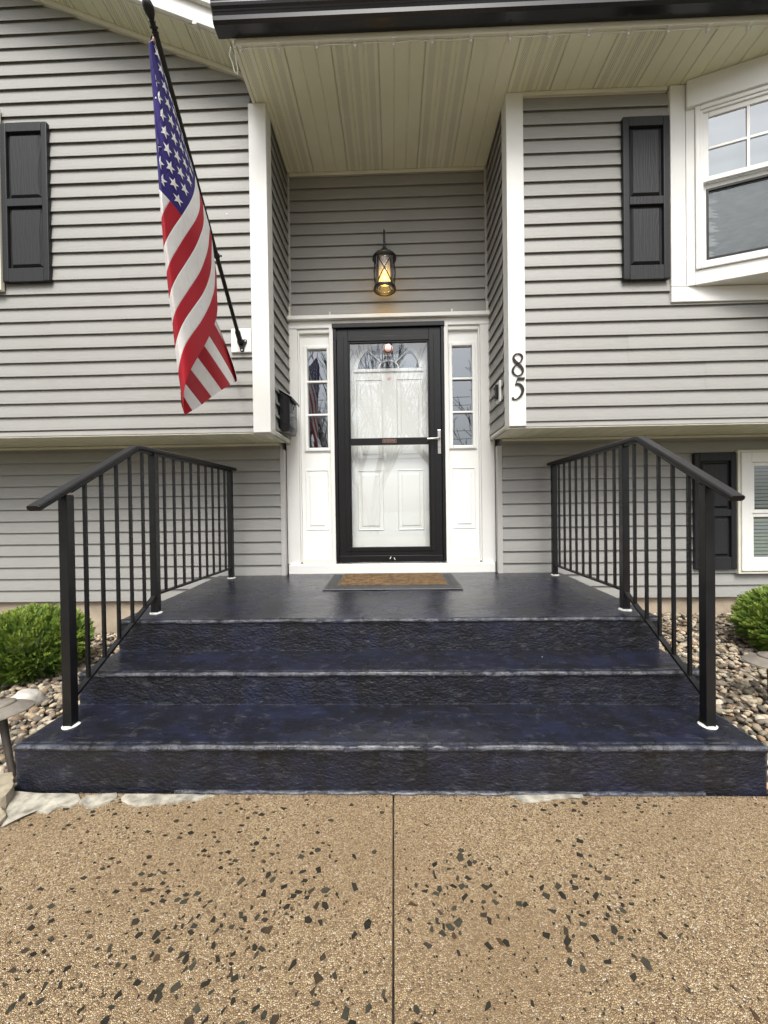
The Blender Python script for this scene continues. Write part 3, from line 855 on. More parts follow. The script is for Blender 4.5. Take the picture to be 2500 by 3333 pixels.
# ---- bay window: casing on the wall, then the angled flank
by = YF - .03
bay = ob('bay_window', MB().box(2.035, 2.140, by, YF + .02, 2.665, ZS - .004), 'white_trim', house, .004)
ob('bottom_casing', MB().prism([(2.035, by, 2.664), (2.035, by, 2.556), (3.9, by, 2.556), (3.9, by, 2.664)], (0, .05, 0)), 'white_trim', bay, .004)
ANG = math.radians(19)
BD = Vector((math.cos(ANG), -math.sin(ANG), 0)); BN = Vector((-math.sin(ANG), -math.cos(ANG), 0)); BP = Vector((2.141, by, 0)); UZ = Vector((0, 0, 1))
def bb(t0, t1, z0, z1, d0, d1):        # box in the plane of the flank: along, up, outwards
    c = BP + BD * ((t0 + t1) / 2) + UZ * ((z0 + z1) / 2) + BN * ((d0 + d1) / 2)
    return MB().obox(c, BD, BN, UZ, abs(t1 - t0) / 2, abs(d1 - d0) / 2, abs(z1 - z0) / 2)
def bpane(t0, t1, z0, z1, d):
    return MB().add([BP + BD * t + UZ * z + BN * d for t, z in ((t0, z0), (t1, z0), (t1, z1), (t0, z1))], [(0, 1, 2, 3)])
def bframe(t0, t1, z0, z1, w_, d0, d1):
    mb = MB()
    for a in ((t0, t0 + w_, z0, z1), (t1 - w_, t1, z0, z1), (t0 + w_, t1 - w_, z1 - w_, z1), (t0 + w_, t1 - w_, z0, z0 + w_)):
        q = bb(*a, d0, d1); mb.add(q.v, q.f)
    return mb
TW = .70
ob('flank_wall', bb(0, .052, 2.664, ZS - .003, -.06, .0), 'white_trim', bay, .003)
ob('frieze_board', bb(.0005, TW + .05, 3.905, ZS - .004, -.03, .026), 'white_trim', bay, .004)
ob('flank_wall', bb(.0525, TW, 2.664, 2.765, -.06, -.001), 'white_trim', bay, .003)
ob('flank_wall', bb(.0525, TW, 3.88, ZS - .004, -.06, -.031), 'white_trim', bay)
ob('window_frame', bframe(.0525, TW - .04, 2.766, 3.904, .030, -.05, .012), 'vinyl_white', bay, .005)
ob('window_frame', bframe(.083, TW - .071, 2.797, 3.873, .018, -.05, .003), 'vinyl_white', bay, .003)
zc = 3.375
ob('upper_sash', bframe(.1015, TW - .0895, zc, 3.8545, .034, -.030, -.008), 'vinyl_white', bay, .003)
ob('lower_sash', bframe(.1015, TW - .0895, 2.8155, zc - .001, .030, -.060, -.040), 'vinyl_white', bay, .003)
ob('screen_frame', bframe(.132, TW - .120, 2.846, zc - .036, .012, -.050, -.036), 'black_frame', bay)
ob('pane', bpane(.1355, TW - .1235, zc + .034, 3.8205, -.018), 'bay_glass', bay)
ob('pane', bpane(.1315, TW - .1195, 2.8455, zc - .031, -.054), 'bay_glass', bay)
tm = (.1355 + TW - .1235) / 2
ob('muntin', bb(tm - .008, tm + .008, zc + .034, 3.8205, -.0165, -.010), 'vinyl_white', bay)
for a, b2 in ((.1355, tm - .0085), (tm + .0085, TW - .1235)):
    ob('muntin', bb(a, b2, 3.598, 3.614, -.0165, -.010), 'vinyl_white', bay)
ob('insect_screen', bpane(.144, TW - .132, 2.858, zc - .048, -.043), 'screen', bay)
ob('interior_shade', bb(.10, TW - .09, 2.80, zc - .002, -.125, -.120), 'interior_wall', bay)
ob('interior_shade', bb(.10, TW - .09, zc, 3.86, -.075, -.065), 'shade_grey', bay)
zz_ = 2.86
while zz_ < zc - .05:
    c_ = BP + BD * (TW / 2) + UZ * zz_ - BN * .085; up_ = (UZ * .8 + BN * .6).normalized()
    ob('blind_slat', MB().obox(c_, BD, up_.cross(BD), up_, TW / 2 - .10, .001, .013), 'blind', bay); zz_ += .030
CP = BP + BD * TW
ob('front_wall', MB().box(CP.x, 3.9, CP.y, CP.y + .06, 2.664, ZS - .003), 'white_trim', bay)
ob('bay_floor', MB().prism([(2.15, YF, 2.668), (CP.x, CP.y + .02, 2.668), (3.9, CP.y + .02, 2.668), (3.9, YF, 2.668)], (0, 0, .02)), 'white_trim', bay)

# ================================================================== HANDRAILS
def handrail(xf, xb, label):
    t = thing('handrail', ((xf + xb) / 2, Y3, Z3), label, 'handrail', 'black metal handrails flanking the steps')
    yA, yM, yB_ = -1.690, -1.105, -.120
    h = .0195
    X = lambda y: xf + (xb - xf) * (y - yA) / (yB_ - yA)
    zt = lambda y: 1.452 if y > -1.250 else 1.452 + (y + 1.250) * .572
    zl = lambda y: .630 if y > yM else .630 + (y - yM) * .566
    gz = lambda y: Z1 if y < Y2 else (Z3 + (ZP - Z3) * (y - Y3) / (-Y3))
    for y in (yA, yM, yB_):
        po = ob('post', B(X(y) - h, X(y) + h, y - h, y + h, gz(y) - .002, zt(y - h) - .002), 'black_metal', t, .002)
        fl = MB(); cx_, zf = X(y), gz(y) - .004
        def rg(rr, dz): return [(cx_ + rr * (1 + .16 * fn(math.cos(t) + cx_ * 9, math.sin(t), y * 9, 1.4)) * math.cos(t), y + rr * (1 + .16 * fn(math.cos(t) + cx_ * 9, math.sin(t), y * 9, 1.4)) * math.sin(t), zf + dz) for t in [2 * math.pi * i / 28 for i in range(28)]]
        ob('base_flange', fl.loft([rg(.035, 0), rg(.034, .005), rg(.030, .008), rg(.022, .010)]), 'caulk', po, smooth=True)
    # top rail: moulded flat bar bent over the top nosing
    prof = [(-.0285, .000), (-.0265, .012), (-.020, .017), (.020, .017), (.0265, .012), (.0285, .000), (.022, -.007), (-.022, -.007)]
    rings = []
    for y, sl in ((-1.835, .572), (-1.275, .572), (-1.258, .45), (-1.240, .2), (-1.222, 0), (-.045, 0)):
        ang = math.atan(sl); zz = zt(y) if sl > .5 else {.45: zt(-1.258), .2: 1.451, 0: 1.452}[sl]
        rings.append([(X(y) + a, y - math.sin(ang) * c_, zz + .007 + math.cos(ang) * c_) for a, c_ in prof])
    ob('top_rail', MB().loft(rings), 'black_metal', t, .0015)
    ob('rail_channel', MB().loft([[(X(y) + a, y, zt(y) + c_) for a, c_ in ((-.012, -.014), (.012, -.014), (.012, .0005), (-.012, .0005))] for y in (yA + h, -1.250, yB_ - h)]), 'black_metal', t)
    ob('bottom_rail', MB().loft([[(X(y) + a, y, zl(y) + c_) for a, c_ in ((-.0125, -.010), (.0125, -.010), (.0125, .002), (-.0125, .002))] for y in (yM + h + .0005, yB_ - h - .0005)]), 'black_metal', t)
    ob('bottom_rail', MB().loft([[(X(y) + a, y, zl(y) + c_) for a, c_ in ((-.0125, -.012), (.0125, -.012), (.0125, .002), (-.0125, .002))] for y in (yA + h + .0005, yM - h - .0005)]), 'black_metal', t)
    r = .0066
    ys = [yA + (yM - yA) * i / 6 for i in range(1, 6)] + [yM + (yB_ - yM) * i / 10 for i in range(1, 10)]
    for y in ys:
        ob('baluster', MB().loft([[(X(y) + a * r, y + b2 * r, zl(y + b2 * r) + .001) for a, b2 in ((-1, -1), (1, -1), (1, 1), (-1, 1))], [(X(y) + a * r, y + b2 * r, zt(y + b2 * r) - .012) for a, b2 in ((-1, -1), (1, -1), (1, 1), (-1, 1))]]), 'black_metal', t)
    return t
handrail(-1.388, -1.345, 'black metal stair handrail standing on the same side as the flag and mailbox')
handrail(1.326, 1.350, 'black metal stair handrail standing on the same side as the house numbers and bay window')

# ================================================================== DOORMAT
mx0, mx1, my0, my1 = -.490, .515, -.600, -.055
zmat = lambda y: Z3 + (ZP - Z3) * (y - Y3) / (-Y3) + .003
mat_ = thing('doormat', ((mx0 + mx1) / 2, my0, zmat(my0)), 'brown coir doormat with dark rubber border lying before the storm door', 'doormat')
def sheet(x0, x1, y0, y1, h):
    return MB().add([(x0, y0, zmat(y0)), (x1, y0, zmat(y0)), (x1, y1, zmat(y1)), (x0, y1, zmat(y1)), (x0 + .004, y0 + .004, zmat(y0) + h), (x1 - .004, y0 + .004, zmat(y0) + h), (x1 - .004, y1 - .004, zmat(y1) + h), (x0 + .004, y1 - .004, zmat(y1) + h)],
                    [(0, 3, 2, 1), (4, 5, 6, 7), (0, 1, 5, 4), (1, 2, 6, 5), (2, 3, 7, 6), (3, 0, 4, 7)])
ob('rubber_base', sheet(mx0, mx1, my0, my1, .006), 'rubber', mat_)
bd = .095
rib = MB()
for row in range(3):
    yy = my0 + .016 + row * .024
    x = mx0 + .02
    while x < mx1 - .03:
        rib.box(x, x + .011, yy, yy + .017, zmat(yy) + .004, zmat(yy) + .0095); x += .019
    for side in (0, 1):
        xx = mx0 + .016 + row * .024 if side == 0 else mx1 - .033 - row * .024
        y = my0 + .10
        while y < my1 - .03:
            rib.box(xx, xx + .017, y, y + .011, zmat(y) + .004, zmat(y) + .0095); y += .019
ob('rubber_ribs', rib, 'rubber', mat_)
ob('inner_lip', MB().box(mx0 + .087, mx1 - .087, my0 + .087, my0 + .094, zmat(my0 + .09), zmat(my0 + .09) + .012), 'rubber', mat_)
coir = MB(); nx, ny = 150, 60
for j in range(ny + 1):
    for i in range(nx + 1):
        x = mx0 + bd + (mx1 - mx0 - 2 * bd) * i / nx; y = my0 + bd + (my1 - my0 - bd - .03) * j / ny
        e = min(i, nx - i, j * 2, (ny - j) * 2); coir.v.append((x, y, zmat(y) + (.016 if e > 0 else .004) + .004 * fn(x, y, 0, 120) + .002 * fn(x, y, 3, 40)))
for j in range(ny):
    for i in range(nx):
        a = j * (nx + 1) + i; coir.f.append((a, a + 1, a + nx + 2, a + nx + 1))
ob('coir_field', coir, 'coir', mat_)

# ================================================================== WALL LANTERN
LX, LY = -.020, -.075
lan = thing('wall_lantern', (LX, YB, 2.93), 'black lantern with seeded glass and a lit yellow bulb above the door', 'lantern')
ob('back_plate', MB().lathe((LX, YB - .034, 3.14), (0, 1, 0), [(.028, 0), (.055, .006), (.060, .014), (.060, .020)], 24), 'black_metal', lan, smooth=True)
arm = [(LX, YB - .03, 3.16), (LX, YB - .045, 3.25)] + [(LX, (YB - .045 + LY) / 2 + (YB - .045 - LY) / 2 * math.cos(t), 3.42 + .055 * math.sin(t)) for t in [math.pi * i / 10 for i in range(11)]] + [(LX, LY, 3.36), (LX, LY, 3.30)]
ob('arm', MB().tube(arm, .0085, 10), 'black_metal', lan, smooth=True)
ob('cap', MB().lathe((LX, LY, 3.195), (0, 0, 1), [(.098, 0), (.102, .008), (.100, .020), (.088, .034), (.060, .052), (.034, .064), (.031, .082), (.020, .096), (.013, .102), (.012, .118)], 36), 'black_metal', lan, smooth=True)
glass_cyl = ob('glass_cylinder', MB().lathe((LX, LY, 2.955), (0, 0, 1), [(.083, 0), (.083, .24)], 36), 'seeded_glass', lan, smooth=True)
def uncap(o):
    bm = bmesh.new(); bm.from_mesh(o.data); bmesh.ops.delete(bm, geom=[f for f in bm.faces if len(f.verts) > 4], context='FACES_ONLY'); bm.to_mesh(o.data); bm.free()
uncap(glass_cyl)
ring_ = ob('bottom_ring', MB().lathe((LX, LY, 2.942), (0, 0, 1), [(.078, 0), (.093, 0), (.095, .010), (.091, .024), (.086, .026), (.080, .024), (.078, 0)], 36), 'black_metal', lan, smooth=True)
uncap(ring_)
for k in range(4):
    a0 = -math.pi / 2 + k * math.pi / 2
    for s in (-1, 1):
        pth = []
        for i in range(13):
            t = i / 12; a = a0 + s * (t - .5) * .98 * math.pi / 2 * 1.0
            pth.append((LX + .0885 * math.cos(a), LY + .0885 * math.sin(a), 3.200 - .238 * t))
        ob('cross_bar', MB().tube(pth, .0042, 6), 'black_metal', lan, smooth=True)
    a = a0 + math.pi / 4
    ob('upright_bar', MB().tube([(LX + .089 * math.cos(a), LY + .089 * math.sin(a), 2.960), (LX + .089 * math.cos(a), LY + .089 * math.sin(a), 3.205)], .005, 6), 'black_metal', lan)
sleeve = ob('candle_sleeve', MB().lathe((LX, LY, 3.0), (0, 0, 1), [(.048, 0), (.048, .195)], 28), 'frosted_sleeve', lan, smooth=True)
uncap(sleeve)
ob('bulb', MB().lathe((LX, LY, 2.990), (0, 0, 1), [(.004, 0), (.018, .004), (.028, .018), (.031, .038), (.029, .060), (.022, .085), (.016, .105), (.014, .116)], 20), 'bulb', lan, smooth=True)
ld = bpy.data.lights.new('lantern_light', 'POINT'); ld.energy = .55; ld.color = (1, .62, .2); ld.shadow_soft_size = .03
lo = bpy.data.objects.new('lantern_light', ld); COL.objects.link(lo); lo.location = (LX, LY, 2.965)
lo.parent = lan; lo.matrix_parent_inverse = Matrix.Translation(lan.location).inverted()

# ================================================================== MAILBOX on the left recess wall
mb_ = thing('mailbox', (-.871, -.13, 1.72), 'black metal mailbox with round emblem hung on the recess side wall', 'mailbox')
mxw = -.8712; zb0, zb1 = 1.735, 2.075; ya, yb_ = -.275, -.045; mdep = .085
sec = [(mxw + .001, zb0 + .03), (mxw + .02, zb0), (mxw + mdep - .012, zb0), (mxw + mdep, zb0 + .05), (mxw + mdep, 2.005), (mxw + .001, zb1 - .012)]
ob('box', MB().loft([[(x, y, z) for x, z in sec] for y in (ya, yb_)]), 'black_glossy', mb_, .004)
ob('lid', MB().loft([[(x, y, z) for x, z in ((mxw + .001, zb1 - .008), (mxw + mdep + .016, 2.003), (mxw + mdep + .016, 1.985), (mxw + mdep + .020, 1.985), (mxw + mdep + .020, 2.006), (mxw + .001, zb1 - .002))] for y in (ya - .012, yb_ + .012)]), 'black_glossy', mb_, .002)
ob('back_plate', MB().loft([[(mxw - .001 + d, y, z) for y, z in [(-.16 + .145 * math.copysign(abs(math.cos(t)) ** .5, math.cos(t)), 1.895 + .20 * math.copysign(abs(math.sin(t)) ** .5, math.sin(t))) for t in [2 * math.pi * i / 32 for i in range(32)]]] for d in (0, .0015)]), 'black_glossy', mb_)
ob('emblem', MB().lathe((mxw + mdep, -.16, 1.945), (1, 0, 0), [(.030, 0), (.030, .002), (.027, .003), (.025, .0015), (.0, .002)], 28), 'silver', mb_, smooth=True)
ob('emblem', MB().lathe((mxw + mdep + .0022, -.16, 1.945), (1, 0, 0), [(.021, 0), (.019, .003), (.0, .004)], 28), 'black_glossy', mb_, smooth=True)
ob('seam', B(mxw + mdep - .0005, mxw + mdep + .001, ya + .004, yb_ - .004, 1.872, 1.877), 'taupe_metal', mb_)

# ================================================================== DOORBELL on the right recess wall
dbx = .8735
bell = thing('doorbell', (dbx, -.2, 1.93), 'black video doorbell on a white plate beside the house numbers', 'doorbell')
ob('mount_plate', B(dbx - .014, dbx + .003, -.315, -.205, 1.928, 2.092), 'white_trim', bell, .004)
ob('body', B(dbx - .040, dbx - .0145, -.290, -.235, 1.950, 2.070), 'black_glossy', bell, .008)
ob('button', MB().lathe((dbx - .041, -.2625, 1.975), (-1, 0, 0), [(.011, 0), (.011, .003), (.009, .004)], 18), 'black_metal', bell)
ob('lens', MB().lathe((dbx - .041, -.2625, 2.040), (-1, 0, 0), [(.010, 0), (.009, .003), (.004, .005)], 18), 'black_glossy', bell)

# ================================================================== HOUSE NUMBERS
def K_(x, y): return un(1550 + .18083 * x, 1050 + .18083 * y, 'y', YF - .0245)
def stroke(pts, closed, sub=6):
    P = [Vector((a, b2, c_)) for a, b2, c_ in pts]; k = len(P); out = []
    segs = k if closed else k - 1
    for i in range(segs):
        p0, p1, p2, p3 = [P[(i + d) % k] if closed else P[max(0, min(k - 1, i + d))] for d in (-1, 0, 1, 2)]
        for j in range(sub):
            t = j / sub; out.append(.5 * ((2 * p1) + (p2 - p0) * t + (2 * p0 - 5 * p1 + 4 * p2 - p3) * t * t + (3 * p1 - p0 - 3 * p2 + p3) * t ** 3))
    if not closed: out.append(P[-1])
    rings = []; kk = len(out)
    for i, q in enumerate(out):
        a = out[(i - 1) % kk] if closed else out[max(0, i - 1)]; b2 = out[(i + 1) % kk] if closed else out[min(kk - 1, i + 1)]
        d = Vector((b2.x - a.x, b2.y - a.y, 0)).normalized(); nn = Vector((-d.y, d.x, 0)); h = q.z / 2
        A, Bq = K_(q.x + nn.x * h, q.y + nn.y * h), K_(q.x - nn.x * h, q.y - nn.y * h); o_ = Vector((0, -.006, 0))
        rings.append([A, Bq, Bq + o_, A + o_])
    if closed: rings.append(rings[0])
    return MB().loft(rings, caps=not closed)
n8 = [(800, 700, 22), (826, 640, 34), (810, 584, 26), (752, 560, 16), (695, 582, 24), (668, 635, 36), (690, 690, 48), (748, 745, 54), (808, 800, 50), (838, 860, 40), (822, 920, 28), (750, 960, 16), (685, 930, 26), (655, 870, 38), (675, 808, 28), (720, 758, 18), (770, 727, 16)]
o8 = ob('house_number', stroke(n8, True), 'black_metal')
tag(o8, 'black serif numeral eight above the five on the white corner trim', 'house number', 'house number digits')
o5m = stroke([(703, 1122, 20), (740, 1104, 34), (800, 1130, 50), (836, 1205, 52), (815, 1295, 42), (750, 1365, 24), (690, 1383, 18), (655, 1362, 40), (640, 1358, 10)], False)
s5 = stroke([(750, 995, 14), (728, 1050, 14), (703, 1128, 14)], False); o5m.add(s5.v, s5.f)
o5m.prism([K_(745, 990), K_(878, 990), K_(860, 1035), K_(735, 1037)], (0, -.0062, 0))
o5 = ob('house_number', o5m, 'black_metal')
tag(o5, 'black serif numeral five below the eight on the white corner trim', 'house number', 'house number digits')

# ================================================================== NO SOLICITING SIGN and suction hook
sg = thing('door_sign', (0, .047, 1.70), 'small black sign reading NO SOLICITING in copper letters on the storm door bar', 'sign')
ob('sign_plate', B(-.065, .066, .0455, .0476, 1.679, 1.717), 'black_frame', sg, .004)
rimr = MB(); rr = []
for t in [2 * math.pi * i / 48 for i in range(49)]:
    cx_, cz_ = math.cos(t), math.sin(t); e = .35
    px = .0605 * math.copysign(abs(cx_) ** e, cx_); pz = .0155 * math.copysign(abs(cz_) ** e, cz_)
    rr.append([(.0005 + px, .0446, 1.698 + pz), (.0005 + px * .965, .0446, 1.698 + pz * .86), (.0005 + px * .965, .0458, 1.698 + pz * .86), (.0005 + px, .0458, 1.698 + pz)])
ob('sign_border', rimr.loft(rr, caps=False), 'copper', sg)
cu = bpy.data.curves.new('txt', 'FONT'); cu.body = 'NO SOLICITING'; cu.size = .0165; cu.align_x = 'CENTER'; cu.align_y = 'CENTER'; cu.extrude = .0004; cu.space_character = 1.0; cu.offset = .0003
to = bpy.data.objects.new('txt', cu); COL.objects.link(to)
bpy.context.view_layer.update()
me = bpy.data.meshes.new_from_object(to.evaluated_get(bpy.context.evaluated_depsgraph_get()))
bpy.data.objects.remove(to)
me.transform(Matrix.Translation((.0005, .0450, 1.698)) @ Matrix.Rotation(math.pi / 2, 4, 'X') @ Matrix.Diagonal((.86, 1, 1, 1)))
ob('lettering', me, 'copper', sg)

hk = thing('wreath_hook', (-.002, .064, 2.46), 'round copper suction wreath hook stuck on the storm door glass', 'hook')
ob('disc', MB().lathe((-.002, .0635, 2.507), (0, -1, 0), [(.043, 0), (.043, .004), (.040, .006)], 32), 'copper', hk, smooth=True)
ob('disc_ring', MB().lathe((-.002, .0575, 2.507), (0, -1, 0), [(.0375, 0), (.0375, .0015), (.035, .002)], 32), 'black_frame', hk, smooth=True)
ob('disc_centre', MB().lathe((-.002, .0557, 2.507), (0, -1, 0), [(.0300, 0), (.0300, .002), (.027, .0032)], 32), 'copper', hk, smooth=True)
ob('hook', MB().tube([(-.002, .058, 2.470), (-.002, .050, 2.445), (-.002, .046, 2.430), (-.002, .040, 2.428), (-.002, .038, 2.436)], .004, 8), 'black_frame', hk, smooth=True)

# ================================================================== FLAG POLE AND FLAG
bkt = un(783, 1112, 'y', YF - .05)
PT = un(504, 100, 'y', -1.610)                 # where the shaft ends under the finial
PB = Vector((bkt.x, YF - .075, bkt.z + .02))
PD = (PT - PB).normalized()
pole = thing('flagpole', (bkt.x, YF - .03, bkt.z), 'black wall mounted flagpole with turned finial on a white block', 'flagpole')
ob('mount_block', B(-1.150, -1.001, YF - .034, YF - .004, 2.272, 2.447), 'white_trim', pole, .004)
ob('shaft', MB().tube([PB - PD * .01, PB + (PT - PB) * .5, PT], [.0135, .0132, .0125], 14), 'black_metal', pole, smooth=True)
ob('finial', MB().lathe(PT - PD * .01, PD, [(.0125, 0), (.015, .002), (.015, .007), (.011, .009), (.011, .013), (.0175, .016), (.0175, .022), (.012, .025), (.012, .032), (.017, .035), (.011, .039), (.013, .045), (.019, .055), (.0225, .068), (.0225, .079), (.018, .091), (.010, .099), (.001, .102)], 20), 'black_metal', pole, smooth=True)
brk = ob('bracket', MB().lathe(PB - PD * .045, PD, [(.012, 0), (.019, .004), (.019, .085), (.0165, .09)], 16).tube([(bkt.x, YF - .040, bkt.z + .01), PB - PD * .03], [.020, .017], 10), 'black_metal', pole, smooth=True)
plate = []
for (dx, dz) in ((0, -.062), (.012, -.055), (.020, -.02), (.036, .010), (.036, .028), (.022, .034), (0, .030), (-.022, .034), (-.036, .028), (-.036, .010), (-.020, -.02), (-.012, -.055)):
    plate.append((bkt.x + .006 + dx, YF - .0345, bkt.z - .012 + dz))
ob('bracket_plate', MB().prism(plate, (0, -.007, 0)), 'black_metal', pole, .002)
for dx, dz in ((0, -.047), (.026, .018), (-.026, .018)):
    ob('screw', MB().lathe((bkt.x + .006 + dx, YF - .0415, bkt.z - .012 + dz), (0, -1, 0), [(.006, 0), (.005, .003), (0, .004)], 12), 'silver', pole, smooth=True)
# clips on the shaft
CLT = un(708, 808, 'x', PB.x - .01)
tcl = (CLT - PB).dot(PD); CL = PB + PD * tcl
ob('clip_ring', MB().lathe(CL - PD * .012, PD, [(.017, 0), (.019, .004), (.019, .020), (.017, .024)], 14), 'black_metal', pole, smooth=True)
ob('clip_screw', MB().lathe(CL + Vector((.018, 0, 0)), (1, 0, -.2), [(.004, 0), (.004, .008), (.007, .009), (.007, .012)], 10), 'black_metal', pole)
ob('halyard_clip', MB().tube([PT - PD * .01 + Vector((-.018, 0, -.005)), PT - PD * .012 + Vector((-.026, 0, -.03)), PT - PD * .03 + Vector((-.02, -.004, -.058))], .0035, 6), 'black_metal', pole)

flag = thing('flag', tuple(CL), 'American flag hanging draped and twisted from the black pole', 'flag')
PN = Vector((PD.y, -PD.x, 0)).normalized()      # horizontal normal of the vertical plane through the pole
if PN.x < 0: PN = -PN
def onflag(u, v, off):                          # photo pixel -> point on the vertical plane through the pole, shifted by off
    return unp(u, v, PB + PN * off, PN)
def ipl(pts, t):
    L = [0]
    for a, b2 in zip(pts, pts[1:]): L.append(L[-1] + math.hypot(a[0] - b2[0], a[1] - b2[1]))
    s = t * L[-1]
    for i in range(len(pts) - 1):
        if s <= L[i + 1] or i == len(pts) - 2:
            q = (s - L[i]) / max(1e-6, L[i + 1] - L[i]); a, b2 = pts[i], pts[i + 1]
            return (a[0] + (b2[0] - a[0]) * q, a[1] + (b2[1] - a[1]) * q)
def cr(pts, t):                                  # smooth version of ipl
    e = .06
    a = [ipl(pts, max(0, min(1, t + d))) for d in (-e, -e / 2, 0, e / 2, e)]
    if t < e or t > 1 - e:
        return ipl(pts, t)
    return (sum(q[0] for q in a) / 5, sum(q[1] for q in a) / 5)
c65 = lambda l: [(450 + .339 * x, 650 + .339 * y) for x, y in l]
c50 = lambda l: [(500 + .3153 * x, 400 + .3153 * y) for x, y in l]
ISO = {
 7: c50([(430, 545), (428, 690), (390, 800), (290, 965), (215, 1070), (150, 1180), (110, 1260), (104, 1320)]),
 8: c50([(472, 715), (484, 880), (440, 1000), (350, 1130), (265, 1265)]) + c65([(300, 600), (275, 690), (272, 715)]),
 9: c50([(512, 840), (523, 1050)]) + c65([(560, 440), (470, 590), (370, 740), (310, 870), (297, 960)]),
 10: c65([(688, 270), (672, 480), (600, 690), (500, 840), (400, 990), (345, 1090), (328, 1190)]),
 11: c65([(708, 380), (702, 690), (640, 880), (540, 1020), (440, 1160), (375, 1310), (353, 1430)]),
 12: c65([(738, 620), (737, 850), (690, 1010), (600, 1180), (500, 1310), (430, 1430), (395, 1570), (383, 1660)]),
 13: c65([(752, 700), (765, 1120), (690, 1300), (600, 1470), (510, 1610), (450, 1770), (430, 1870), (442, 2060)])}
FOLD = [(483, 140), (490, 230), (498, 320), (504, 410), (510, 500), (516, 590), (522, 680), (528, 750), (533, 813)]
HOI = [(500, 122), (523, 200), (552, 300), (582, 400), (608, 490), (635.5, 572)]
def F7(a, tau):                                  # a in stripes 0..7: the canton region under the pole
    q = a / 7; P0 = ipl(HOI, q); P1 = ipl(FOLD, q); c7 = cr(ISO[7], tau); s0, s1 = ISO[7][0], ISO[7][-1]
    lin = (s0[0] + (s1[0] - s0[0]) * tau, s0[1] + (s1[1] - s0[1]) * tau)
    return (P0[0] + (P1[0] - P0[0]) * tau + (c7[0] - lin[0]) * q, P0[1] + (P1[1] - P0[1]) * tau + (c7[1] - lin[1]) * q)
def front_px(a, tau):
    if a <= 7: return F7(a, tau)
    k = min(12, int(a)); q = a - k; A, Bq = cr(ISO[k], tau), cr(ISO[k + 1], tau)
    return (A[0] + (Bq[0] - A[0]) * q, A[1] + (Bq[1] - A[1]) * q)
def front_off(a, tau):
    return .018 + .050 * math.sin(math.pi * min(1, tau * .95)) * (.35 + .65 * a / 13) + .010 * math.sin(tau * 11 + a * .5) * (1 - tau) * tau * 3 - .02 * max(0, tau - .9) / .1
def bmax(a):
    if a < 4.95: return .39 * (a / 4.95) ** .8 + .012
    if a < 7: return .402 + (a - 4.95) / 2.05 * .171
    return .573 + (a - 7) / 6 * .427
def front_pos(a, tau):
    u, v = front_px(a, tau); return onflag(u, v, front_off(a, tau))
fm = MB(); fuv = []; NA, NT = 91, 64
for i in range(NA + 1):
    a = 13 * i / NA
    for j in range(NT + 1):
        t = j / NT; fm.v.append(tuple(front_pos(a, t))); fuv.append((bmax(a) * t ** .56, min(.9999, a / 13)))
for i in range(NA):
    for j in range(NT):
        q = i * (NT + 1) + j; fm.f.append((q, q + 1, q + NT + 2, q + NT + 1))
# reverse layer, folded behind along the outer edge
c5 = lambda l: [(550 + .1672 * x, 1000 + .1672 * y) for x, y in l]
GJ = c5([(236, 1830), (225, 1640), (190, 1325), (140, 845), (85, 350), (60, -180), (60, -560), (150, -900), (640, -1000)])
HJ = c5([(312, 2100), (455, 2010), (640, 1895), (830, 1745), (1025, 1612), (1200, 1505), (1295, 1455), (1322, 1440), (1330, 1400)])
MJ = c5([(262, 1960), (340, 1830), (455, 1660), (610, 1450), (770, 1260), (925, 1095), (1050, 990), (1165, 880), (1180, 920)])
NB, NR = 64, 40; o0 = len(fm.v)
for i in range(NB + 1):
    c_ = 7.55 * i / NB; k = min(7, int(c_)); q = c_ - k
    L3 = lambda A: (A[k][0] + (A[k + 1][0] - A[k][0]) * q, A[k][1] + (A[k + 1][1] - A[k][1]) * q)
    G, M_, H_ = L3(GJ), L3(MJ), L3(HJ)
    for j in range(NR + 1):
        t = j / NR
        # quadratic through G, M (at t=.62), H
        tm_ = .62; l0 = (t - tm_) * (t - 1) / (tm_); l1 = t * (t - 1) / (tm_ * (tm_ - 1)); l2 = t * (t - tm_) / (1 - tm_)
        u = G[0] * l0 + M_[0] * l1 + H_[0] * l2; v = G[1] * l0 + M_[1] * l1 + H_[1] * l2
        off = -.005 - .028 * min(1, t * 4) - .012 * math.sin(c_ * 1.9 + t * 2.5)
        fm.v.append(tuple(onflag(u, v, off))); fuv.append((.45 + .55 * t, min(.9999, (13 - c_) / 13 - 1e-5)))
for i in range(NB):
    for j in range(NR):
        q = o0 + i * (NR + 1) + j; fm.f.append((q, q + 1, q + NR + 2, q + NR + 1))
me = bpy.data.meshes.new('cloth'); me.from_pydata(fm.v, [], fm.f); me.update()
ul = me.uv_layers.new(name='UVMap')
for lp in me.loops: ul.data[lp.index].uv = fuv[lp.vertex_index]
for p in me.polygons: p.use_smooth = True
ob('cloth', me, 'flag_cloth', flag)
def star(a, b2):
    tau0 = (b2 / bmax(a)) ** 1.786
    if tau0 > 1.02: return
    poly = []
    for k in range(10):
        r = .031 if k % 2 == 0 else .0122; t = math.pi * k / 5
        da = -r * math.cos(t) / .914 * 13; db = r * math.sin(t) / 1.524
        tt = max(0.02, min(1., (max(.001, b2 + db * 1.0) / bmax(max(.4, a + da))) ** 1.786)); aa = max(.15, a + da)
        poly.append((aa, tt))
    ctr = front_pos(a, min(1., tau0)) + PN * .0035
    vs = [ctr] + [front_pos(aa, tt) + PN * .0030 for aa, tt in poly]
    ob('star', MB().add(vs, [(0, 1 + i, 1 + (i + 1) % 10) for i in range(10)]), 'star_white', flag)
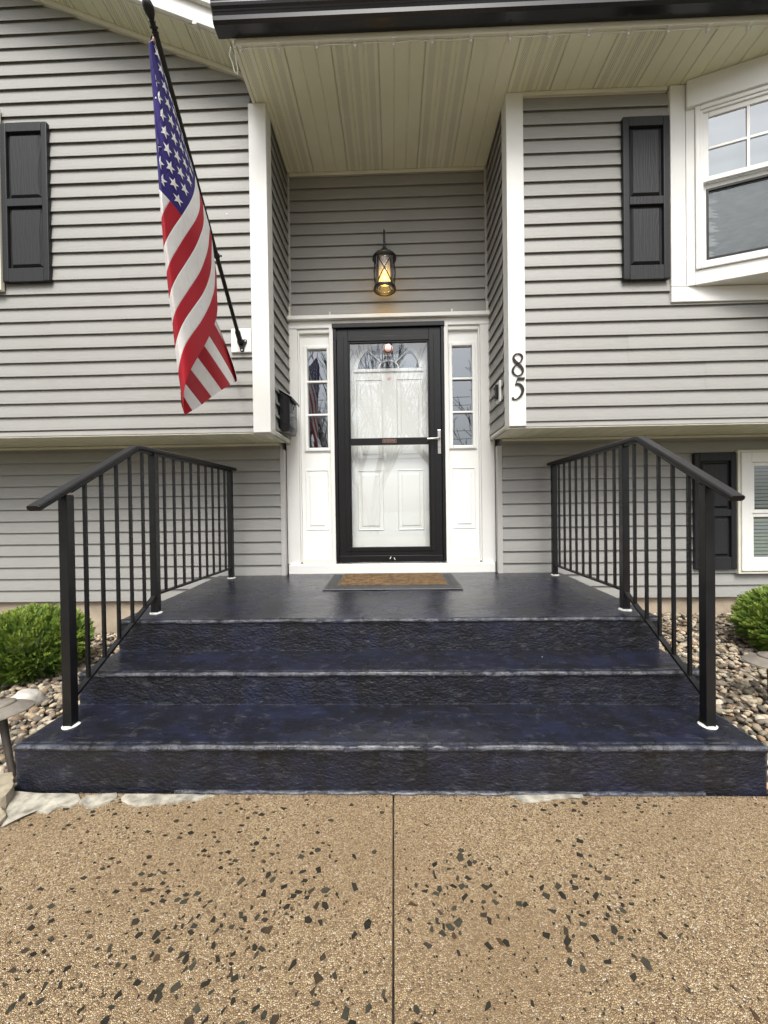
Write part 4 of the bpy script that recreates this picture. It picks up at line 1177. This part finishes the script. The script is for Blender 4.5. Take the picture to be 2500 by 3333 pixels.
for row in range(9):
    for colm in range(6 if row % 2 == 0 else 5):
        star(7 * (row + 1) / 10, .4 * ((2 * colm + 1) if row % 2 == 0 else (2 * colm + 2)) / 12)
ob('grommet', MB().lathe(onflag(502, 132, .03), tuple(PN), [(.011, 0), (.011, .002), (.006, .003)], 16), 'copper', flag)

# ================================================================== SMALL FITTINGS
def clip(name, label, cat, group, mb, mat):
    o = ob(name, mb, mat, None, .002); return tag(o, label, cat, group)
cab = thing('light_cable', (-.94, YE + .006, ZS), 'white string light cable clipped along the front edge of the entry ceiling', 'cable')
path = []; rng = random.Random(3)
xc = -.90
while xc < 4.3:
    path.append((xc, YE + .010 + .006 * fn(xc, 0, 0, 8), ZS - .008 - .006 * abs(fn(xc, 1, 0, 5)))); xc += .04
ob('cord', MB().tube(path, .003, 6), 'cable_white', cab, smooth=True)
xc = -.915
while xc < 4.2:
    ob('clip', MB().box(xc - .013, xc + .013, YE - .016, YE + .020, ZS - .012, ZS - .0045).box(xc - .007, xc + .007, YE + .004, YE + .026, ZS - .030, ZS - .0125), 'cable_white', cab, .003); xc += .246
lp = [(-.985, YE + .02, ZS + .02), (-1.000, YE + .03, ZS - .02), (-.985, YE + .04, ZS - .06), (-.975, YE + .05, ZS - .11), (-.955, YE + .05, ZS - .125), (-.950, YE + .04, ZS - .10), (-.957, YE + .02, ZS - .04), (-.955, YE + .01, ZS - .006)]
ob('loose_loop', MB().tube(lp, .0035, 6), 'cable_white', cab, smooth=True)
rp = []
x = -3.6
while x < -1.05:
    rp.append((x, YO + .008 + .004 * fn(x, 0, 0, 9), RK(x) - .010 - .008 * abs(fn(x, 2, 0, 4)))); x += .05
cab2 = thing('light_cable', (-1.05, YO, RK(-1.05)), 'white string light cable clipped along the sloping gable edge', 'cable')
ob('cord', MB().tube(rp, .0035, 6), 'cable_white', cab2, smooth=True)
for x in (-1.26, -1.56, -1.86, -2.16):
    ob('clip', MB().box(x - .014, x + .014, YO - .030, YO + .012, RK(x) - .034, RK(x) - .014), 'cable_white', cab2, .003)
for x, nm in ((-.873, 'beside the mailbox wall'), (.874, 'beside the doorbell wall')):
    clip('corner_hook', 'cream plastic hook stuck in the corner above the door ' + nm, 'hook', 'small plastic hooks round the door head',
         MB().box(x - .012, x + .012, YB - .050, YB - .029, 2.815, 2.905).box(x - .006, x + .006, YB - .058, YB - .0505, 2.835, 2.855), 'cream_trim')
for x, nm in ((-.505, 'nearer the mailbox'), (.555, 'nearer the doorbell')):
    clip('ledge_hook', 'tiny cream hook on the ledge over the door, ' + nm, 'hook', 'tiny hooks on the door ledge',
         MB().box(x - .006, x + .006, .030, .038, 2.7995, 2.828).box(x - .003, x + .008, .026, .0295, 2.820, 2.828), 'cream_trim')
dp = un(738, 697, 'y', YF - .016)
clip('caulk_dab', 'small white dab of caulk on the siding beside the flagpole', 'caulk dab', None, MB().lathe((dp.x, dp.y + .003, dp.z), (0, -1, 0), [(.009, 0), (.007, .003), (.002, .005)], 9), 'caulk')

# ================================================================== BEDS: river rock, slabs, shrubs, path lights
def ico(seed, sub=1):
    bm = bmesh.new(); bmesh.ops.create_icosphere(bm, subdivisions=sub + 1, radius=1)
    r = random.Random(seed); off = Vector((r.random() * 50, r.random() * 50, 0))
    for v in bm.verts: v.co *= 1 + .28 * mnoise.noise(v.co * 1.1 + off) + .08 * mnoise.noise(v.co * 2.7 + off)
    vs = [v.co.copy() for v in bm.verts]; fs = [tuple(v.index for v in f.verts) for f in bm.faces]; bm.free(); return vs, fs
ROCKS = [ico(k, 1) for k in range(8)]
rock_me = []
for vs, fs in ROCKS:
    me = MB().add(vs, fs).mesh('stone'); me.materials.append(MATS['river_rock'])
    for p in me.polygons: p.use_smooth = True
    rock_me.append(me)
def bed(name, x0, x1, y0, y1, hf, cnt, seed, keep):
    gb = MB(); nx_, ny_ = 16, 16
    for j in range(ny_ + 1):
        for i in range(nx_ + 1):
            x = x0 + (x1 - x0) * i / nx_; y = y0 + (y1 - y0) * j / ny_; gb.v.append((x, y, hf(x, y) - .02))
    for j in range(ny_):
        for i in range(nx_):
            a = j * (nx_ + 1) + i; gb.f.append((a, a + 1, a + nx_ + 2, a + nx_ + 1))
    bo = ob(name, gb, 'dirt'); tag(bo, kind='structure')
    r = random.Random(seed); lst = []
    for i in range(cnt):
        x, y = r.uniform(x0, x1), r.uniform(y0, y1); s = r.uniform(.009, .019) * (1.35 if r.random() < .12 else 1)
        lst.append((x, y, hf(x, y) - .016 + r.uniform(0, .022), s, r.uniform(.9, 1.5), r.uniform(.5, .8), r.uniform(0, 6.28), r.uniform(-.5, .5), r.uniform(-.5, .5), r.randrange(8), r.random()))
    def vis(q):
        d = Vector(q[:3]) - CAM; u = 1250 + FPX * d.dot(CR) / d.dot(CF); return -40 < u < 2540
    lst.sort(key=lambda q: (Vector(q[:3]) - CAM).length - (100 if vis(q) else 0))
    big = MB(); tone = []
    for i, (x, y, z, s, ex, ez, rz, rx, ry, k, tn) in enumerate(lst):
        M = Matrix.Translation((x, y, z)) @ Matrix.Rotation(rz, 4, 'Z') @ Matrix.Rotation(rx, 4, 'X') @ Matrix.Rotation(ry, 4, 'Y') @ Matrix.Diagonal((s * ex, s, s * ez, 1))
        if i < keep:
            o = bpy.data.objects.new('stone', rock_me[k]); COL.objects.link(o); o.parent = bo; o.matrix_local = M
        else:
            big.add([M @ v for v in ROCKS[k][0]], ROCKS[k][1]); tone += [tn] * len(ROCKS[k][1])
    me = bpy.data.meshes.new('stones'); me.from_pydata(big.v, [], big.f); me.update()
    for p in me.polygons: p.use_smooth = True
    a_ = me.attributes.new('tone', 'FLOAT', 'FACE'); a_.data.foreach_set('value', tone)
    o = ob('stones', me, 'river_rock', bo); tag(o, kind='stuff')
hL = lambda x, y: .015 + .035 * max(0, min(1, (y + 1.7) / 1.0))
hR = lambda x, y: .02 + .16 * max(0, min(1, (y + 1.75) / 1.6))
bed('rock_bed', -3.0, XL - .005, -1.95, .0, hL, 4200, 11, 150)
bed('rock_bed', XR + .005, 3.6, -1.95, .0, hR, 6200, 12, 150)

def slab(name, px, zt, th, mat, label, jag=.011, seed=0, cat='stone slab', grp=None):
    # outline given as photo pixels on the ground
    pts_ = []; k = len(px)
    for i in range(k):
        a = un(*px[i], 'z', zt); b2 = un(*px[(i + 1) % k], 'z', zt)
        for j in range(5):
            q = a.lerp(b2, j / 5); nzv = jag * fn(q.x, q.y, 0, 28, seed); pts_.append((q.x + nzv, q.y + jag * fn(q.x, q.y, 4, 28, seed)))
    mb = MB(); c_ = (sum(p[0] for p in pts_) / len(pts_), sum(p[1] for p in pts_) / len(pts_))
    def ring(s, z): return [(c_[0] + (x - c_[0]) * s, c_[1] + (y - c_[1]) * s, z + .003 * fn(x * s, y * s, 0, 14, seed)) for x, y in pts_]
    mb.loft([ring(1.0, zt - th), ring(1.0, zt - .004), ring(.97, zt), ring(.6, zt + .002), ring(.25, zt + .001)])
    o = ob(name, mb, mat, None, 0, True); return tag(o, label, cat, grp)
slab('mortar_slab', [(5, 2690), (45, 2576), (258, 2584), (262, 2602), (235, 2622), (200, 2620), (160, 2642), (100, 2638)], .008, .008, 'slab_stone', 'large pale cracked slab at the corner of the bottom step', seed=1, grp='mortar slabs along the step foot')
slab('mortar_slab', [(258, 2610), (275, 2588), (380, 2580), (382, 2592), (345, 2612), (300, 2628), (270, 2624)], .006, .006, 'slab_stone', 'small pale slab between the large cracked slab and the long thin slab', seed=2, grp='mortar slabs along the step foot')
slab('mortar_slab', [(385, 2592), (400, 2582), (640, 2585), (700, 2588), (640, 2600), (520, 2616), (450, 2624), (395, 2610)], .006, .006, 'slab_stone', 'long thin pale slab tapering along the step foot', seed=3, grp='mortar slabs along the step foot')
slab('mortar_slab', [(1655, 2586), (1900, 2582), (1895, 2594), (1800, 2600), (1745, 2612), (1700, 2606)], .005, .005, 'slab_stone', 'thin pale mortar patch at the step foot below the house numbers', seed=4, grp='mortar slabs along the step foot')
slab('edging_stone', [(-120, 2660), (-120, 2520), (40, 2512), (46, 2560), (20, 2590), (0, 2600)], .050, .05, 'slab_stone_brown', 'brown layered edging stone against the end of the bottom step', .008, 5, 'stone')
slab('edging_stone', [(-120, 2780), (-120, 2640), (0, 2620), (22, 2650), (0, 2680)], .020, .03, 'slab_stone_brown', 'low brown stone in front of the layered edging stone', .008, 6, 'stone')
# pale boulder beside the left path light
bv, bf = ico(44, 2)
rk_ = MB().add([Vector((-2.06 + v.x * .085, -1.22 + v.y * .08, .055 + v.z * .06)) for v in bv], bf)
tag(ob('boulder', rk_, 'pale_rock', None, 0, True), 'pale rounded rock sitting behind the path light by the shrub', 'rock')
rk_ = MB().add([Vector((-1.90 + v.x * .085, -1.55 + v.y * .08, .02 + v.z * .045)) for v in ico(47, 2)[0]], ico(47, 2)[1])
tag(ob('boulder', rk_, 'pale_rock', None, 0, True), 'flat grey rock half buried at the foot of the path light', 'rock')

# ---- globe arborvitae
def shrub(c, r, h, seed, label, cnt=7000):
    t = thing('globe_shrub', c, label, 'shrub', 'clipped globe evergreens flanking the steps')
    rd = random.Random(seed); mb = MB(); tone = []
    c = Vector(c)
    stem = MB()
    for k in range(7):
        a = k * .9; stem.tube([c + Vector((.02 * math.cos(a), .02 * math.sin(a), 0)), c + Vector((.3 * r * math.cos(a), .3 * r * math.sin(a), h * .5)), c + Vector((.55 * r * math.cos(a), .55 * r * math.sin(a), h * .75))], [.012, .008, .003], 5)
    ob('stems', stem, 'bark', t)
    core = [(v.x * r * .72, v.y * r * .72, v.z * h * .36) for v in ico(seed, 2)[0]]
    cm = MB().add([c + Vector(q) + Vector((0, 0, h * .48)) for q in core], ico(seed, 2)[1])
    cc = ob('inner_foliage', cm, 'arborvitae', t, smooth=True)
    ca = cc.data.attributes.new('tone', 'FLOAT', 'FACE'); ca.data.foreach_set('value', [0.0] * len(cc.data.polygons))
    for i in range(cnt):
        z = rd.uniform(-.92, 1); th = rd.uniform(0, 2 * math.pi); q = math.sqrt(max(0, 1 - z * z)); d = Vector((q * math.cos(th), q * math.sin(th), z))
        lump = 1 + .10 * mnoise.noise(d * 2.6 + Vector((seed, 0, 0))) + .11 * mnoise.noise(d * 7 + Vector((0, seed, 0)))
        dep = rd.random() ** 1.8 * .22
        p = c + Vector((d.x * r, d.y * r, d.z * h * .5)) * (lump * (1 - dep)) + Vector((0, 0, h * .5))
        g_ = (d + Vector((rd.uniform(-.55, .55), rd.uniform(-.55, .55), rd.uniform(.0, .9)))).normalized()
        sd_ = g_.cross(Vector((rd.uniform(-1, 1), rd.uniform(-1, 1), rd.uniform(-.4, .4)))).normalized(); nn = g_.cross(sd_)
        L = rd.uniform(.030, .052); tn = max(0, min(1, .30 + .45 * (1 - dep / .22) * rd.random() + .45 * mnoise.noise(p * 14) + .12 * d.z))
        segs = 4
        for s_ in range(segs):        # frond: tapering spine with paired side leaflets
            f0 = s_ / segs; b_ = p + g_ * (L * f0) + nn * (.012 * f0 * f0)
            w_ = .0045 * (1 - .5 * f0)
            tip = p + g_ * (L * (f0 + .34)) + nn * (.012 * (f0 + .3) ** 2)
            mb.add([b_ - sd_ * w_, b_ + sd_ * w_, tip], [(0, 1, 2)]); tone.append(tn)
            for sg_ in (-1, 1):
                ln = L * (.42 - .25 * f0); dr = (g_ * .72 + sd_ * sg_ * .7).normalized()
                mb.add([b_ - g_ * .003, b_ + dr * ln * .55 + g_ * .0035 - sd_ * sg_ * .001, b_ + dr * ln, b_ + dr * ln * .5 - g_ * .004], [(0, 1, 2, 3)]); tone.append(min(1, tn + .06))
    me = bpy.data.meshes.new('foliage'); me.from_pydata(mb.v, [], mb.f); me.update()
    a_ = me.attributes.new('tone', 'FLOAT', 'FACE'); a_.data.foreach_set('value', tone)
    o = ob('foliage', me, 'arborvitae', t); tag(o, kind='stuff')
    return t
shrub((-2.40, -.82, .02), .300, .43, 3, 'rounded green evergreen shrub beside the railing on the flag side')
shrub((2.68, -.74, .10), .300, .43, 8, 'rounded green evergreen shrub beside the railing under the basement window')

# ---- path lights
def pathlight(base, top, label):
    t = thing('path_light', base, label, 'path light', 'taupe path lights in the rock beds')
    base, top = Vector(base), Vector(top); ax = (top - base).normalized()
    ob('stake', MB().tube([base - ax * .05, base + (top - base) * .55, top], [.011, .014, .018], 12), 'dark_stake', t, smooth=True)
    ax = (ax * .35 + Vector((0, 0, 1))).normalized()
    ob('hat', MB().lathe(top - ax * .012, ax, [(.030, .012), (.108, -.006), (.113, -.004), (.112, .001), (.085, .016), (.058, .029), (.055, .030), (.053, .027)], 40), 'taupe_metal', t, smooth=True)
    ob('hat_button', MB().lathe(top + ax * .014, ax, [(.050, 0), (.053, .006), (.050, .012), (.030, .020), (.010, .024), (.0, .025)], 32), 'taupe_metal', t, smooth=True)
    ob('cap_screw', MB().lathe(top + ax * .036, ax, [(.007, 0), (.007, .005), (.004, .007)], 10), 'taupe_metal', t)
    ob('lens', MB().lathe(top - ax * .045, ax, [(.022, 0), (.026, .006), (.026, .04)], 20), 'frosted', t, smooth=True)
pathlight((-1.610, -1.735, .02), (-1.69, -1.70, .262), 'leaning taupe path light in the rock bed beside the pale boulder')
pathlight((1.985, -1.27, .05), (1.985, -1.27, .290), 'upright taupe path light in the rock bed before the shrub under the window')

# ================================================================== ACROSS THE YARD (seen only in the glass)
def bare_tree(x, y, h, seed, label, spread=.5, trunks=1):
    t = thing('bare_tree', (x, y, -.05), label, 'tree', 'leafless trees across the yard')
    rd = random.Random(seed); trunk = MB(); crown = MB()
    def grow(p, d, L, r, lev):
        k = 4 if lev < 3 else 3; pth = [p]; q = p.copy(); dd = d.copy()
        for i in range(k):
            dd = (dd + Vector((rd.uniform(-.16, .16), rd.uniform(-.16, .16), rd.uniform(-.02, .12)))).normalized(); q = q + dd * (L / k); pth.append(q.copy())
        rr = [max(.011, r * (1 - .45 * i / k)) for i in range(k + 1)]
        (trunk if lev == 0 else crown).tube(pth, rr, 6 if lev < 2 else 3)
        if lev >= 4: return
        nb_ = {0: 5, 1: 4, 2: 4, 3: 3}[lev]
        for i in range(nb_):
            f = rd.uniform(.35, 1) if i else 1.; idx = min(k - 1, int(f * k)); bp_ = pth[idx].lerp(pth[idx + 1], f * k - idx if f < 1 else 1)
            a = rd.uniform(0, 6.28); sp_ = rd.uniform(.35, .8) * spread * 1.6
            nd = (dd + Vector((math.cos(a) * sp_, math.sin(a) * sp_, rd.uniform(-.1, .35)))).normalized()
            grow(bp_, nd, L * rd.uniform(.52, .75), r * rd.uniform(.4, .55), lev + 1)
    for k in range(trunks):
        a = 2.1 * k; d0 = Vector((.28 * math.cos(a), .28 * math.sin(a), 1)).normalized() if trunks > 1 else Vector((.03, 0, 1)).normalized()
        grow(Vector((x, y, -.1)), d0, h * .36, .021 * h / max(1, trunks ** .5), 0)
    ob('trunk', trunk, 'bark', t); ob('crown', crown, 'bark', t)
bare_tree(-.75, -12.5, 10.5, 21, 'leafless many stemmed tree reflected in the storm door glass', .5, 3)
bare_tree(-5.2, -13.0, 9.0, 33, 'leafless single trunk tree reflected in the sidelight behind the flag', .55, 1)
bare_tree(2.6, -11.6, 8.5, 41, 'leafless two stemmed tree beside the many stemmed one', .55, 2)
bare_tree(-2.6, -22.5, 10.0, 57, 'leafless tall tree standing across the road', .5, 2)
for x, nm in ((-24, 'at the far end of the street'), (24, 'at the near end of the street')):
    t = thing('utility_pole', (x, -20.2, -.05), 'brown wooden utility pole with a crossarm ' + nm, 'utility pole', 'utility poles along the street')
    ob('pole', MB().tube([(x, -20.2, -.2), (x, -20.2, 9.5)], [.15, .11], 10), 'pole_wood', t)
    ob('crossarm', B(x - .06, x + .06, -21.2, -19.2, 8.6, 8.75), 'pole_wood', t)
for k, (yy, zz, nm) in enumerate(((-21.1, 8.78, 'outer end of the crossarms'), (-19.3, 8.78, 'inner end of the crossarms'), (-20.35, 7.0, 'middle of the poles'), (-20.35, 6.5, 'lowest point of the poles'))):
    pth = [(x, yy, zz - 1.2 * (1 - (x / 24) ** 2)) for x in np.linspace(-24, 24, 40)]
    tag(ob('power_line', MB().tube(pth, .018, 5), 'black_metal'), 'black power line strung from the ' + nm, 'cable', 'power lines over the street')
